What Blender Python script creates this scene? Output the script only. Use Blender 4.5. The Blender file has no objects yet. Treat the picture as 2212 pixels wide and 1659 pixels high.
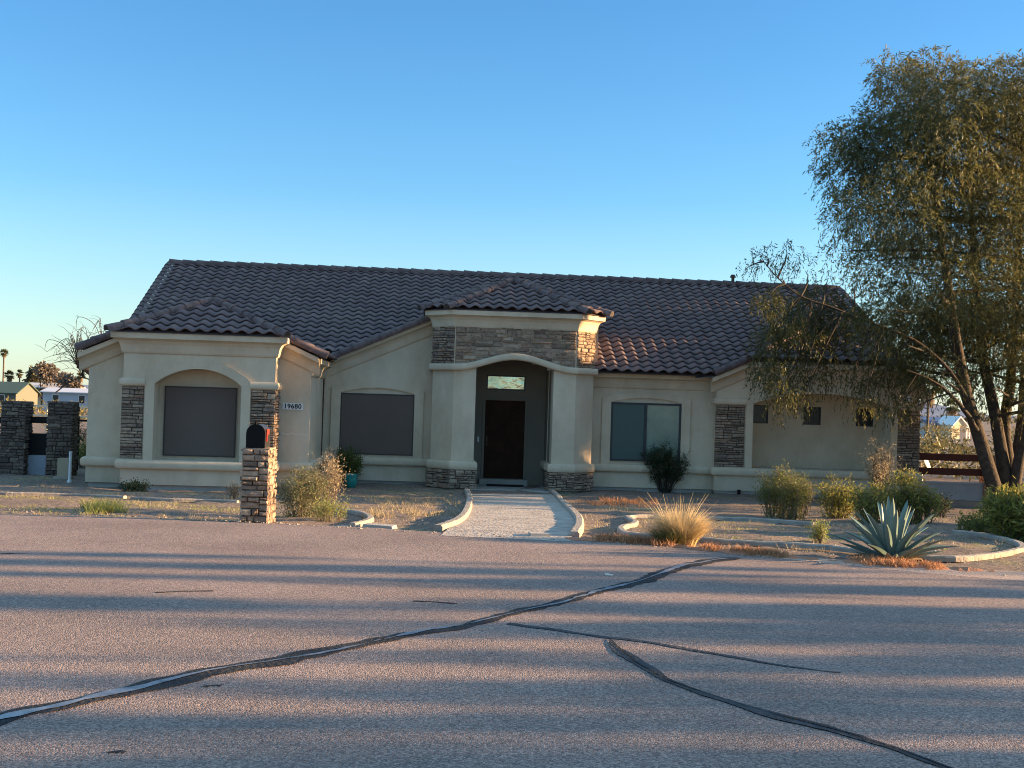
import bpy, bmesh, math, random
import numpy as np
from mathutils import Vector, Matrix
from mathutils.geometry import tessellate_polygon

scene = bpy.context.scene
C = scene.collection
R = math.radians
EYE = 1.6

# ------------------------------------------------------------------ camera
FPX, PXC, PYC = 2700.0, 1106.0, 829.5          # focal length and centre measured on a 2212 x 1659 view of the photo
PITCH = math.atan(37 / FPX)
ROLL = math.atan(0.0315)
cam_data = bpy.data.cameras.new('camera')
cam = bpy.data.objects.new('camera', cam_data)
C.objects.link(cam)
cam_data.sensor_width = 36.0
cam_data.lens = 36.0 * FPX / 2212.0
cam_data.clip_start = 0.1
cam_data.clip_end = 20000.0
_f = Vector((0, math.cos(PITCH), math.sin(PITCH)))
_r = Vector((1, 0, 0))
_u = Vector((0, -math.sin(PITCH), math.cos(PITCH)))
_R = _r * math.cos(ROLL) + _u * math.sin(ROLL)
_U = -_r * math.sin(ROLL) + _u * math.cos(ROLL)
M = Matrix((( _R.x, _U.x, -_f.x, 0), (_R.y, _U.y, -_f.y, 0), (_R.z, _U.z, -_f.z, EYE), (0, 0, 0, 1)))
cam.matrix_world = M
scene.camera = cam

# ------------------------------------------------------------------ sky, sun, exposure
SUN_EL, SUN_AZ = R(9.5), R(5.0)                # azimuth measured from +X towards +Y
SUN = Vector((math.cos(SUN_EL) * math.cos(SUN_AZ), math.cos(SUN_EL) * math.sin(SUN_AZ), math.sin(SUN_EL)))
world = bpy.data.worlds.new('World')
scene.world = world
world.use_nodes = True
wn = world.node_tree
bg = wn.nodes['Background']
sky = wn.nodes.new('ShaderNodeTexSky')
sky.sky_type = 'NISHITA'
sky.sun_disc = False
sky.sun_elevation = SUN_EL
sky.sun_rotation = R(90) - SUN_AZ
sky.air_density = 1.0
sky.dust_density = 0.15
sky.ozone_density = 3.0
sky_hs = wn.nodes.new('ShaderNodeHueSaturation')
sky_hs.inputs['Saturation'].default_value = 1.15
sky_mul = wn.nodes.new('ShaderNodeMix'); sky_mul.data_type = 'RGBA'; sky_mul.blend_type = 'MULTIPLY'
sky_mul.inputs['Factor'].default_value = 1.0
sky_mul.inputs['B'].default_value = (0.88, 1.02, 1.12, 1)          # cool white balance of the photograph
sky_tc0 = wn.nodes.new('ShaderNodeTexCoord'); sky_sep0 = wn.nodes.new('ShaderNodeSeparateXYZ'); sky_sat = wn.nodes.new('ShaderNodeMapRange')
for k_, v_ in (('From Min', 0.0), ('From Max', .16), ('To Min', .72), ('To Max', 1.15)): sky_sat.inputs[k_].default_value = v_
wn.links.new(sky_tc0.outputs['Generated'], sky_sep0.inputs[0]); wn.links.new(sky_sep0.outputs['Z'], sky_sat.inputs['Value'])
wn.links.new(sky_sat.outputs['Result'], sky_hs.inputs['Saturation'])
wn.links.new(sky.outputs['Color'], sky_hs.inputs['Color'])
wn.links.new(sky_hs.outputs['Color'], sky_mul.inputs['A'])
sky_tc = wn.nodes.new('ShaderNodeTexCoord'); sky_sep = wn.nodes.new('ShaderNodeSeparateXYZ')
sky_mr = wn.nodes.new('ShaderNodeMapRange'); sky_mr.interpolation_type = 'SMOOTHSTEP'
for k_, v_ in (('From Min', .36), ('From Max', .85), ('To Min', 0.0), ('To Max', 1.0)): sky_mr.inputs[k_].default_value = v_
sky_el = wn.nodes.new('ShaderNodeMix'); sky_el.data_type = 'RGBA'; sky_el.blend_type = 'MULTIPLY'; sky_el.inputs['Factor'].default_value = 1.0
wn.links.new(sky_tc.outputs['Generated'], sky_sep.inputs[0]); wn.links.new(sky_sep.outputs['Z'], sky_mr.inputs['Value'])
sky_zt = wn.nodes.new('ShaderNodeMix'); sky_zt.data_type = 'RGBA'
sky_zt.inputs['A'].default_value = (1, 1, 1, 1); sky_zt.inputs['B'].default_value = (9.0, 3.85, 2.15, 1)  # warm boost overhead, added as fill light for shaded walls and road
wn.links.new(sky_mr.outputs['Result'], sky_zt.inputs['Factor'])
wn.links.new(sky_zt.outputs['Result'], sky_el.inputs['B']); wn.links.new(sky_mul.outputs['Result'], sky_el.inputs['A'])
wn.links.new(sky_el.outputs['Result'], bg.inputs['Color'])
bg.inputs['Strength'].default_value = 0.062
sl = bpy.data.lights.new('sun', 'SUN')
sl.energy = 5.0
sl.angle = R(0.53)
sl.color = (1.0, 0.64, 0.32)
so = bpy.data.objects.new('sun', sl)
so.rotation_euler = SUN.to_track_quat('Z', 'Y').to_euler()
C.objects.link(so)
scene.cycles.filter_width = 1.05
scene.view_settings.view_transform = 'Standard'
scene.view_settings.look = 'None'
scene.view_settings.gamma = 1.0
scene.view_settings.exposure = 2.15

# ------------------------------------------------------------------ measuring helpers
def ray(px, py):
    x, y = px - PXC, -(py - PYC)
    return (_R * x + _U * y + _f * FPX) / FPX

def at(px, py, Y):                              # point of the place at a real distance Y from the camera
    d = ray(px, py)
    return Vector((0, 0, EYE)) + d * (Y / d.y)

GY = [-80, 9, 15.7, 28, 45, 90, 300, 6000]
GZ = [0, 0, -.06, -.62, -.62, -1.6, -3.6, -3.6]
def gz(x, y):
    return float(np.interp(y, GY, GZ))

def G(px, py):                                  # point on the ground
    d = ray(px, py)
    t = 2.0
    while t < 900:
        p = Vector((0, 0, EYE)) + d * t
        if p.z < gz(p.x, p.y):
            return Vector((p.x, p.y, gz(p.x, p.y)))
        t += 0.02
    return p

# ------------------------------------------------------------------ mesh builder
class MB:
    def __init__(self):
        self.v = []; self.f = []; self.a = []; self.s = []
    def add(self, verts, faces, a=0.5, smooth=False):
        o = len(self.v)
        self.v.extend([tuple(p) for p in verts])
        for f in faces:
            self.f.append([i + o for i in f]); self.a.append(a); self.s.append(smooth)
    def box(self, x0, x1, y0, y1, z0, z1, a=0.5):
        self.add([(x0,y0,z0),(x1,y0,z0),(x1,y1,z0),(x0,y1,z0),(x0,y0,z1),(x1,y0,z1),(x1,y1,z1),(x0,y1,z1)],
                 [(0,3,2,1),(4,5,6,7),(0,1,5,4),(1,2,6,5),(2,3,7,6),(3,0,4,7)], a)
    def quad(self, p, a=0.5):
        self.add(p, [list(range(len(p)))], a)
    def prism(self, poly, z0, z1, a=0.5):       # plan polygon (x, y) extruded in z
        n = len(poly)
        vs = [(x, y, z0) for x, y in poly] + [(x, y, z1) for x, y in poly]
        fs = [(i, (i+1) % n, n + (i+1) % n, n + i) for i in range(n)]
        fs += [list(range(n))[::-1], list(range(n, 2*n))]
        self.add(vs, fs, a)
    def tube(self, path, rad, n=7, a=0.5, cap=True, smooth=True):
        path = [Vector(p) for p in path]
        rings = []
        prev = None
        for i, p in enumerate(path):
            d = (path[min(i+1, len(path)-1)] - path[max(i-1, 0)])
            if d.length < 1e-6: d = Vector((0,0,1))
            d.normalize()
            if prev is None:
                x = d.orthogonal().normalized()
            else:
                x = (prev - d * prev.dot(d))
                x = x.normalized() if x.length > 1e-5 else d.orthogonal().normalized()
            prev = x
            y = d.cross(x)
            r = rad[i] if hasattr(rad, '__len__') else rad
            rings.append([p + x * (r*math.cos(2*math.pi*k/n)) + y * (r*math.sin(2*math.pi*k/n)) for k in range(n)])
        vs = [q for r_ in rings for q in r_]
        fs = []
        for i in range(len(rings)-1):
            for k in range(n):
                fs.append((i*n+k, i*n+(k+1)%n, (i+1)*n+(k+1)%n, (i+1)*n+k))
        self.add(vs, fs, a, smooth)
        if cap:
            self.add(rings[0], [list(range(n))[::-1]], a)
            self.add(rings[-1], [list(range(n))], a)
    def sweep(self, path, prof, a=0.5, smooth=True, ends=True):   # path of (point, outward), profile of (out, dz)
        n = len(prof)
        rings = [[Vector(p) + Vector(o) * q[0] + Vector((0,0,q[1])) for q in prof] for p, o in path]
        for i in range(len(rings)-1):
            self.add(rings[i] + rings[i+1], [(k, n+k, n+k+1, k+1) for k in range(n-1)], a, smooth)
        if ends:
            self.add(rings[0], [list(range(n))], a)
            self.add(rings[-1], [list(range(n))[::-1]], a)
    def build(self, name, mat, parent=None):
        me = bpy.data.meshes.new(name)
        me.from_pydata(self.v, [], self.f)
        at_ = me.attributes.new('var', 'FLOAT', 'FACE')
        at_.data.foreach_set('value', self.a)
        me.polygons.foreach_set('use_smooth', self.s)
        me.materials.append(mat)
        me.update()
        o = bpy.data.objects.new(name, me)
        C.objects.link(o)
        if parent is not None: o.parent = parent
        return o

def quads_mesh(name, mat, parent, V, var):      # V: (n, 4, 3) numpy, one leaf or blade piece per quad
    n = len(V)
    me = bpy.data.meshes.new(name)
    me.vertices.add(4*n); me.loops.add(4*n); me.polygons.add(n)
    me.vertices.foreach_set('co', np.ascontiguousarray(V, dtype=np.float32).ravel())
    me.loops.foreach_set('vertex_index', np.arange(4*n, dtype=np.int32))
    me.polygons.foreach_set('loop_start', np.arange(0, 4*n, 4, dtype=np.int32))
    me.update(calc_edges=True)
    at_ = me.attributes.new('var', 'FLOAT', 'FACE')
    at_.data.foreach_set('value', np.ascontiguousarray(var, dtype=np.float32))
    me.materials.append(mat)
    me.validate()
    o = bpy.data.objects.new(name, me)
    C.objects.link(o)
    if parent is not None: o.parent = parent
    return o

def leaves(P, D, L, W, rng):                    # rhombic leaves at P along D
    n = len(P)
    D = D / (np.linalg.norm(D, axis=1, keepdims=True) + 1e-9)
    r = rng.normal(size=(n, 3))
    S = np.cross(D, r); S /= (np.linalg.norm(S, axis=1, keepdims=True) + 1e-9)
    L = np.broadcast_to(np.asarray(L, dtype=float).reshape(-1, 1), (n, 1)); W = np.broadcast_to(np.asarray(W, dtype=float).reshape(-1, 1), (n, 1))
    V = np.empty((n, 4, 3))
    V[:, 0] = P; V[:, 1] = P + D * L * .45 + S * W * .5; V[:, 2] = P + D * L; V[:, 3] = P + D * L * .45 - S * W * .5
    return V

def tag(o, label=None, cat=None, group=None, kind=None):
    if label: o['label'] = label
    if cat: o['category'] = cat
    if group: o['group'] = group
    if kind: o['kind'] = kind
    return o

def thing(name, loc, label, cat, group=None, rz=0.0):
    o = bpy.data.objects.new(name, None)
    o.empty_display_size = 0.2
    o.location = loc; o.rotation_euler = (0, 0, rz)
    C.objects.link(o)
    return tag(o, label, cat, group)

# ------------------------------------------------------------------ materials
def new_mat(name):
    m = bpy.data.materials.new(name); m.use_nodes = True
    nt = m.node_tree
    return m, nt, nt.nodes['Principled BSDF']

def mat_basic(name, col, rough=0.8, var=0.0, noise=None, bump=0.0, bump_scale=50.0, spec=0.3, col2=None, metal=0.0):
    """base colour, optional per-face variation, optional noise blotches to col2 and noise bump"""
    m, nt, b = new_mat(name)
    b.inputs['Roughness'].default_value = rough
    b.inputs['Specular IOR Level'].default_value = spec
    b.inputs['Metallic'].default_value = metal
    N = nt.nodes; Lk = nt.links
    tc = N.new('ShaderNodeTexCoord')
    rgb = N.new('ShaderNodeRGB'); rgb.outputs[0].default_value = (*col, 1)
    cur = rgb.outputs[0]
    if noise:
        nz = N.new('ShaderNodeTexNoise'); nz.inputs['Scale'].default_value = noise; nz.inputs['Detail'].default_value = 5
        nz.inputs['Roughness'].default_value = .65
        Lk.new(tc.outputs['Object'], nz.inputs['Vector'])
        cr = N.new('ShaderNodeValToRGB'); cr.color_ramp.elements[0].position = .35; cr.color_ramp.elements[1].position = .68
        Lk.new(nz.outputs['Fac'], cr.inputs['Fac'])
        mx = N.new('ShaderNodeMix'); mx.data_type = 'RGBA'
        Lk.new(cr.outputs['Color'], mx.inputs['Factor'])
        Lk.new(cur, mx.inputs['A']); mx.inputs['B'].default_value = (*(col2 or [c*.75 for c in col]), 1)
        cur = mx.outputs['Result']
    if var:
        at_ = N.new('ShaderNodeAttribute'); at_.attribute_name = 'var'
        mr = N.new('ShaderNodeMapRange'); mr.inputs['To Min'].default_value = 1 - var; mr.inputs['To Max'].default_value = 1 + var
        Lk.new(at_.outputs['Fac'], mr.inputs['Value'])
        hs = N.new('ShaderNodeHueSaturation')
        Lk.new(mr.outputs['Result'], hs.inputs['Value']); Lk.new(cur, hs.inputs['Color'])
        cur = hs.outputs['Color']
    Lk.new(cur, b.inputs['Base Color'])
    if bump:
        bz = N.new('ShaderNodeTexNoise'); bz.inputs['Scale'].default_value = bump_scale; bz.inputs['Detail'].default_value = 4
        Lk.new(tc.outputs['Object'], bz.inputs['Vector'])
        bp = N.new('ShaderNodeBump'); bp.inputs['Strength'].default_value = bump; bp.inputs['Distance'].default_value = .02
        Lk.new(bz.outputs['Fac'], bp.inputs['Height']); Lk.new(bp.outputs['Normal'], b.inputs['Normal'])
    return m

def mat_ramp_var(name, cols, rough=.85, noise=18.0, bump=.5, bump_scale=40.0, dark=(.05,.04,.033), nr=(.68, 1.25)):
    """per-piece colour picked from a ramp by the 'var' attribute (negative var: dark joint)"""
    m, nt, b = new_mat(name)
    N = nt.nodes; Lk = nt.links
    b.inputs['Roughness'].default_value = rough; b.inputs['Specular IOR Level'].default_value = .2
    at_ = N.new('ShaderNodeAttribute'); at_.attribute_name = 'var'
    cr = N.new('ShaderNodeValToRGB'); el = cr.color_ramp.elements
    el[0].position = 0; el[0].color = (*cols[0], 1)
    el[1].position = 1; el[1].color = (*cols[-1], 1)
    for i, c in enumerate(cols[1:-1]):
        e = el.new((i+1) / (len(cols)-1)); e.color = (*c, 1)
    Lk.new(at_.outputs['Fac'], cr.inputs['Fac'])
    tc = N.new('ShaderNodeTexCoord')
    nz = N.new('ShaderNodeTexNoise'); nz.inputs['Scale'].default_value = noise; nz.inputs['Detail'].default_value = 5
    Lk.new(tc.outputs['Object'], nz.inputs['Vector'])
    mr = N.new('ShaderNodeMapRange'); mr.inputs['From Min'].default_value = .3; mr.inputs['From Max'].default_value = .7
    mr.inputs['To Min'].default_value = nr[0]; mr.inputs['To Max'].default_value = nr[1]
    Lk.new(nz.outputs['Fac'], mr.inputs['Value'])
    hs = N.new('ShaderNodeHueSaturation'); Lk.new(mr.outputs['Result'], hs.inputs['Value']); Lk.new(cr.outputs['Color'], hs.inputs['Color'])
    lt = N.new('ShaderNodeMath'); lt.operation = 'LESS_THAN'; lt.inputs[1].default_value = -.01
    Lk.new(at_.outputs['Fac'], lt.inputs[0])
    mx = N.new('ShaderNodeMix'); mx.data_type = 'RGBA'; Lk.new(lt.outputs[0], mx.inputs['Factor'])
    Lk.new(hs.outputs['Color'], mx.inputs['A']); mx.inputs['B'].default_value = (*dark, 1)
    Lk.new(mx.outputs['Result'], b.inputs['Base Color'])
    bz = N.new('ShaderNodeTexNoise'); bz.inputs['Scale'].default_value = bump_scale; bz.inputs['Detail'].default_value = 4
    Lk.new(tc.outputs['Object'], bz.inputs['Vector'])
    bp = N.new('ShaderNodeBump'); bp.inputs['Strength'].default_value = bump; bp.inputs['Distance'].default_value = .02
    Lk.new(bz.outputs['Fac'], bp.inputs['Height']); Lk.new(bp.outputs['Normal'], b.inputs['Normal'])
    return m

def mat_leaf(name, c0, c1, trans=.35, rough=.55):
    m, nt, b = new_mat(name)
    N = nt.nodes; Lk = nt.links
    b.inputs['Roughness'].default_value = rough; b.inputs['Specular IOR Level'].default_value = .3
    at_ = N.new('ShaderNodeAttribute'); at_.attribute_name = 'var'
    mx = N.new('ShaderNodeMix'); mx.data_type = 'RGBA'
    mx.inputs['A'].default_value = (*c0, 1); mx.inputs['B'].default_value = (*c1, 1)
    Lk.new(at_.outputs['Fac'], mx.inputs['Factor'])
    Lk.new(mx.outputs['Result'], b.inputs['Base Color'])
    tr = N.new('ShaderNodeBsdfTranslucent'); Lk.new(mx.outputs['Result'], tr.inputs['Color'])
    ms = N.new('ShaderNodeMixShader'); ms.inputs['Fac'].default_value = trans
    Lk.new(b.outputs[0], ms.inputs[1]); Lk.new(tr.outputs[0], ms.inputs[2])
    Lk.new(ms.outputs[0], nt.nodes['Material Output'].inputs['Surface'])
    return m

STUCCO = mat_basic('stucco', (.63, .515, .375), .92, noise=.9, col2=(.53, .43, .315), bump=.35, bump_scale=120, spec=.15)
def add_stains(m, strength=.80):
    nt = m.node_tree; N = nt.nodes; Lk = nt.links; b = N['Principled BSDF']
    src = b.inputs['Base Color'].links[0].from_socket
    tc = N.new('ShaderNodeTexCoord'); mp = N.new('ShaderNodeMapping'); mp.inputs['Scale'].default_value = (1.1, 1.1, .55)
    nz = N.new('ShaderNodeTexNoise'); nz.inputs['Scale'].default_value = 1.6; nz.inputs['Detail'].default_value = 6; nz.inputs['Roughness'].default_value = .7
    cr = N.new('ShaderNodeValToRGB'); cr.color_ramp.elements[0].position = .40; cr.color_ramp.elements[0].color = (strength, strength*.98, strength*.95, 1); cr.color_ramp.elements[1].position = .56; cr.color_ramp.elements[1].color = (1, 1, 1, 1)
    mx = N.new('ShaderNodeMix'); mx.data_type = 'RGBA'; mx.blend_type = 'MULTIPLY'; mx.inputs['Factor'].default_value = 1
    Lk.new(tc.outputs['Object'], mp.inputs['Vector']); Lk.new(mp.outputs['Vector'], nz.inputs['Vector']); Lk.new(nz.outputs['Fac'], cr.inputs['Fac'])
    Lk.new(src, mx.inputs['A']); Lk.new(cr.outputs['Color'], mx.inputs['B']); Lk.new(mx.outputs['Result'], b.inputs['Base Color'])
add_stains(STUCCO, .90)
STUCCO_SHADE = mat_basic('shaded_porch_stucco', (.24, .20, .155), .92, noise=1.3, col2=(.21, .18, .14), bump=.35, bump_scale=120, spec=.15)  # wall stucco darkened; the porch shade is put into its colour
CONC = mat_basic('concrete', (.42, .38, .33), .9, noise=2.5, col2=(.32, .285, .25), bump=.3, bump_scale=60, spec=.2)
TILE = mat_ramp_var('roof_tile', [(.155,.112,.112), (.168,.122,.121), (.184,.132,.128), (.20,.146,.14)], .85, noise=2.5, bump=.25, bump_scale=70, nr=(.84, 1.12))
CAP = mat_ramp_var('cap_tile', [(.115,.083,.082), (.14,.10,.096), (.165,.118,.11)], .8, noise=8, bump=.2, bump_scale=60)
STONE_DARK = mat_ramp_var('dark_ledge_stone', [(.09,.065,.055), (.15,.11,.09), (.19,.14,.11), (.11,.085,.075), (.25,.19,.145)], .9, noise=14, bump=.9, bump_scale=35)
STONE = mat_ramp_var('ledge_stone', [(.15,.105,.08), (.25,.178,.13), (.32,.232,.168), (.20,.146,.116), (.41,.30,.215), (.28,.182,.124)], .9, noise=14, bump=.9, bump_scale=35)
SCREEN = mat_basic('sun_screen', (.14, .106, .088), .85, noise=.8, col2=(.125,.095,.08), spec=.2)
SCRFRAME = mat_basic('screen_frame', (.055, .045, .042), .6)
FRAME = mat_basic('window_frame', (.018, .02, .026), .45, spec=.5)
DOORM = mat_basic('door_wood', (.055, .026, .016), .7, noise=3, col2=(.035,.017,.011), spec=.08)
DARK = mat_basic('dark_glass', (.018, .018, .02), .25, spec=.5)
BRONZE = mat_basic('dark_bronze', (.06, .045, .03), .4, metal=.8)
WHITE = mat_basic('white_paint', (.72, .72, .7), .6)
BLACK = mat_basic('black_paint', (.010, .010, .011), .65, spec=.08)
BLACKW = mat_basic('black_board', (.01, .009, .009), .7, noise=6)
MBOX = mat_basic('mailbox_metal', (.02, .02, .022), .32, spec=.45, noise=9, col2=(.03,.028,.026))
RED = mat_basic('red_flag', (.6, .03, .015), .5)
RUST = mat_basic('red_brown_rail', (.12, .030, .018), .85, noise=5, col2=(.08, .022, .014))
BRICKM = mat_basic('lit_brick', (.42, .2, .1), .9, noise=9, col2=(.3, .13, .07))
PINKW = mat_basic('low_wall_stucco', (.46, .38, .35), .92, noise=2, col2=(.38,.32,.3), bump=.3, bump_scale=90)
BLUEW = mat_basic('blue_grey_stucco', (.36, .38, .42), .92, noise=2, col2=(.3,.32,.36), bump=.3, bump_scale=90)
TEAL = mat_basic('teal_glaze', (.01, .17, .15), .25, noise=7, col2=(.02, .24, .2), spec=.6)
BARK = mat_basic('bark', (.075, .057, .042), .95, noise=9, col2=(.032, .025, .02), bump=1.0, bump_scale=22)
TWIG = mat_basic('twig', (.16, .12, .08), .9)
PALMB = mat_basic('palm_bark', (.15, .11, .075), .95, noise=4, col2=(.1,.07,.05))

# ------------------------------------------------------------------ ground, road
random.seed(7)
def make_ground_material():
    m, nt, b = new_mat('desert_ground'); N = nt.nodes; Lk = nt.links
    b.inputs['Roughness'].default_value = .95; b.inputs['Specular IOR Level'].default_value = .1
    tc = N.new('ShaderNodeTexCoord')
    def noise(s, d=5, r=.6):
        n = N.new('ShaderNodeTexNoise'); n.inputs['Scale'].default_value = s; n.inputs['Detail'].default_value = d; n.inputs['Roughness'].default_value = r
        Lk.new(tc.outputs['Object'], n.inputs['Vector']); return n.outputs['Fac']
    def ramp(f, a, b_):
        c = N.new('ShaderNodeValToRGB'); c.color_ramp.elements[0].position = a; c.color_ramp.elements[1].position = b_
        Lk.new(f, c.inputs['Fac']); return c.outputs['Color']
    def mix(f, A, B):
        x = N.new('ShaderNodeMix'); x.data_type = 'RGBA'; Lk.new(f, x.inputs['Factor'])
        for k, s in (('A', A), ('B', B)):
            if isinstance(s, tuple): x.inputs[k].default_value = (*s, 1)
            else: Lk.new(s, x.inputs[k])
        return x.outputs['Result']
    base = mix(ramp(noise(.9), .4, .62), (.235, .178, .14), (.18, .142, .118))
    base = mix(ramp(noise(.45, 4), .56, .70), base, (.26, .225, .135))
    vo = N.new('ShaderNodeTexVoronoi'); vo.inputs['Scale'].default_value = 26; Lk.new(tc.outputs['Object'], vo.inputs['Vector'])
    sp = N.new('ShaderNodeSeparateColor'); Lk.new(vo.outputs['Color'], sp.inputs[0])
    mr = N.new('ShaderNodeMapRange'); mr.inputs['To Min'].default_value = .62; mr.inputs['To Max'].default_value = 1.3; Lk.new(sp.outputs[0], mr.inputs['Value'])
    hs = N.new('ShaderNodeHueSaturation'); Lk.new(mr.outputs['Result'], hs.inputs['Value']); Lk.new(base, hs.inputs['Color'])
    Lk.new(hs.outputs['Color'], b.inputs['Base Color'])
    bp = N.new('ShaderNodeBump'); bp.inputs['Strength'].default_value = .8; bp.inputs['Distance'].default_value = .03
    Lk.new(noise(18, 6, .75), bp.inputs['Height']); Lk.new(bp.outputs['Normal'], b.inputs['Normal'])
    return m

def make_road_material():
    m, nt, b = new_mat('chip_seal_asphalt'); N = nt.nodes; Lk = nt.links
    b.inputs['Roughness'].default_value = .85; b.inputs['Specular IOR Level'].default_value = .25
    tc = N.new('ShaderNodeTexCoord')
    vo = N.new('ShaderNodeTexVoronoi'); vo.inputs['Scale'].default_value = 100; Lk.new(tc.outputs['Object'], vo.inputs['Vector'])
    sp = N.new('ShaderNodeSeparateColor'); Lk.new(vo.outputs['Color'], sp.inputs[0])
    cr = N.new('ShaderNodeValToRGB'); el = cr.color_ramp.elements
    el[0].position = 0; el[0].color = (.122, .095, .088, 1); el[1].position = 1; el[1].color = (.41, .315, .272, 1)
    for p, c in ((.35, (.21, .155, .135)), (.7, (.288, .213, .182))):
        e = el.new(p); e.color = (*c, 1)
    Lk.new(sp.outputs[0], cr.inputs['Fac'])
    n = N.new('ShaderNodeTexNoise'); n.inputs['Scale'].default_value = .55; n.inputs['Detail'].default_value = 6; n.inputs['Roughness'].default_value = .6
    Lk.new(tc.outputs['Object'], n.inputs['Vector'])
    mr = N.new('ShaderNodeMapRange'); mr.inputs['From Min'].default_value = .3; mr.inputs['From Max'].default_value = .7
    mr.inputs['To Min'].default_value = .8; mr.inputs['To Max'].default_value = 1.16; Lk.new(n.outputs['Fac'], mr.inputs['Value'])
    hs = N.new('ShaderNodeHueSaturation'); Lk.new(mr.outputs['Result'], hs.inputs['Value']); Lk.new(cr.outputs['Color'], hs.inputs['Color'])
    Lk.new(hs.outputs['Color'], b.inputs['Base Color'])
    n2 = N.new('ShaderNodeTexNoise'); n2.inputs['Scale'].default_value = 38; n2.inputs['Detail'].default_value = 3
    Lk.new(tc.outputs['Object'], n2.inputs['Vector'])
    ad = N.new('ShaderNodeMath'); ad.operation = 'SUBTRACT'; Lk.new(n2.outputs['Fac'], ad.inputs[0]); Lk.new(vo.outputs['Distance'], ad.inputs[1])
    bp = N.new('ShaderNodeBump'); bp.inputs['Strength'].default_value = .55; bp.inputs['Distance'].default_value = .012
    Lk.new(ad.outputs[0], bp.inputs['Height']); Lk.new(bp.outputs['Normal'], b.inputs['Normal'])
    return m

GROUND = make_ground_material()
ROAD = make_road_material()
EDGE = [(-60, 17.5), (-12, 16.6), (-6.56, 16.25), (-4.9, 16.5), (-2.97, 15.95), (-1.12, 15.42), (.42, 15.02), (1.67, 14.65), (2.51, 13.95), (4.19, 13.05), (5.41, 12.75), (9, 12.2), (60, 8.5)]
def edge_y(x):
    return float(np.interp(x, [e[0] for e in EDGE], [e[1] for e in EDGE]))

def build_ground():
    xs = [-6000, -1500, -500, -250, -120, -70, -40, -25] + [-16 + .25*i for i in range(137)] + [22, 27, 36, 50, 80, 140, 260, 500, 1500, 6000]
    ys = [-80, -40, -15, 0, 9] + [11 + .0*i for i in range(1)] + [12.5, 13.5] + [14 + .2*i for i in range(8)] + [15.7] + [15.9 + .25*i for i in range(48)] + [28] + [28.4 + .5*i for i in range(12)] + [36, 40, 45, 55, 70, 90, 120, 160, 220, 300, 500, 1000, 2500, 6000]
    rg = np.random.default_rng(3)
    n1 = rg.normal(size=(len(ys), len(xs)))
    mb = MB(); vs = []
    for j, y in enumerate(ys):
        for i, x in enumerate(xs):
            z = gz(x, y)
            if y > edge_y(x) + .35 and y < 33 and -16 < x < 18:
                z += .012 * n1[j, i] + .02 * math.sin(x*1.7 + y*.9) * math.sin(y*1.3 - x*.5)
            vs.append((x, y, z))
    W = len(xs)
    fs = [(j*W+i, j*W+i+1, (j+1)*W+i+1, (j+1)*W+i) for j in range(len(ys)-1) for i in range(W-1)]
    mb.add(vs, fs, .5, True)
    tag(mb.build('ground', GROUND), kind='structure')
build_ground()

def build_road():
    rg = random.Random(5)
    xs = [-60, -40, -25, -16] + [-12 + .12*i for i in range(217)] + [16, 22, 30, 60]
    mb = MB(); vs = []
    H = 6
    for x in xs:
        e = edge_y(x) + (rg.uniform(-.07, .07) if -13 < x < 15 else 0)
        yl = [-78, 0, 9, 12, min(e - .02, 15.7), e]
        vs += [(x, y, gz(x, y) + .03 - (.025 if k == H-1 else 0)) for k, y in enumerate(yl)]
    fs = [(i*H+j, (i+1)*H+j, (i+1)*H+j+1, i*H+j+1) for i in range(len(xs)-1) for j in range(H-1)]
    mb.add(vs, fs)
    tag(mb.build('road', ROAD), kind='structure')
build_road()

TAR = mat_basic('tar', (.020, .021, .024), .8, noise=5, col2=(.045, .043, .043), bump=1.0, bump_scale=30, spec=.15)
def ribbon(name, pts, w, mat, lift, seed, jitter=.25):
    rg = random.Random(seed)
    pts = [Vector(p) for p in pts]
    # resample with Catmull-Rom
    dense = []
    for i in range(len(pts)-1):
        p0 = pts[max(i-1,0)]; p1 = pts[i]; p2 = pts[i+1]; p3 = pts[min(i+2, len(pts)-1)]
        k = max(4, int((p2-p1).length / .07))
        for j in range(k):
            t = j / k
            dense.append(.5 * ((2*p1) + (p2-p0)*t + (2*p0-5*p1+4*p2-p3)*t*t + (3*p1-p0-3*p2+p3)*t*t*t))
    dense.append(pts[-1])
    mb = MB(); vs = []; n = len(dense)
    ja = jb = jc = 0
    for i, p in enumerate(dense):
        d = dense[min(i+1, n-1)] - dense[max(i-1, 0)]; d.z = 0; d.normalize()
        s = Vector((-d.y, d.x, 0))
        ja = .7*ja + rg.uniform(-1, 1)*jitter; jb = .7*jb + rg.uniform(-1, 1)*jitter; jc = .9*jc + rg.uniform(-1, 1)*.12
        ww = w(i/(n-1)) if callable(w) else w
        c = p + s * (jc * ww * .5)
        a, b = c + s * ww*.5*(1+ja), c - s * ww*.5*(1+jb)
        for q in (a, b):
            vs.append((q.x, q.y, gz(q.x, q.y) + .03 + lift))
    mb.add(vs, [(2*i, 2*i+1, 2*i+3, 2*i+2) for i in range(n-1)])
    return tag(mb.build(name, mat), kind='structure')

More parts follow.
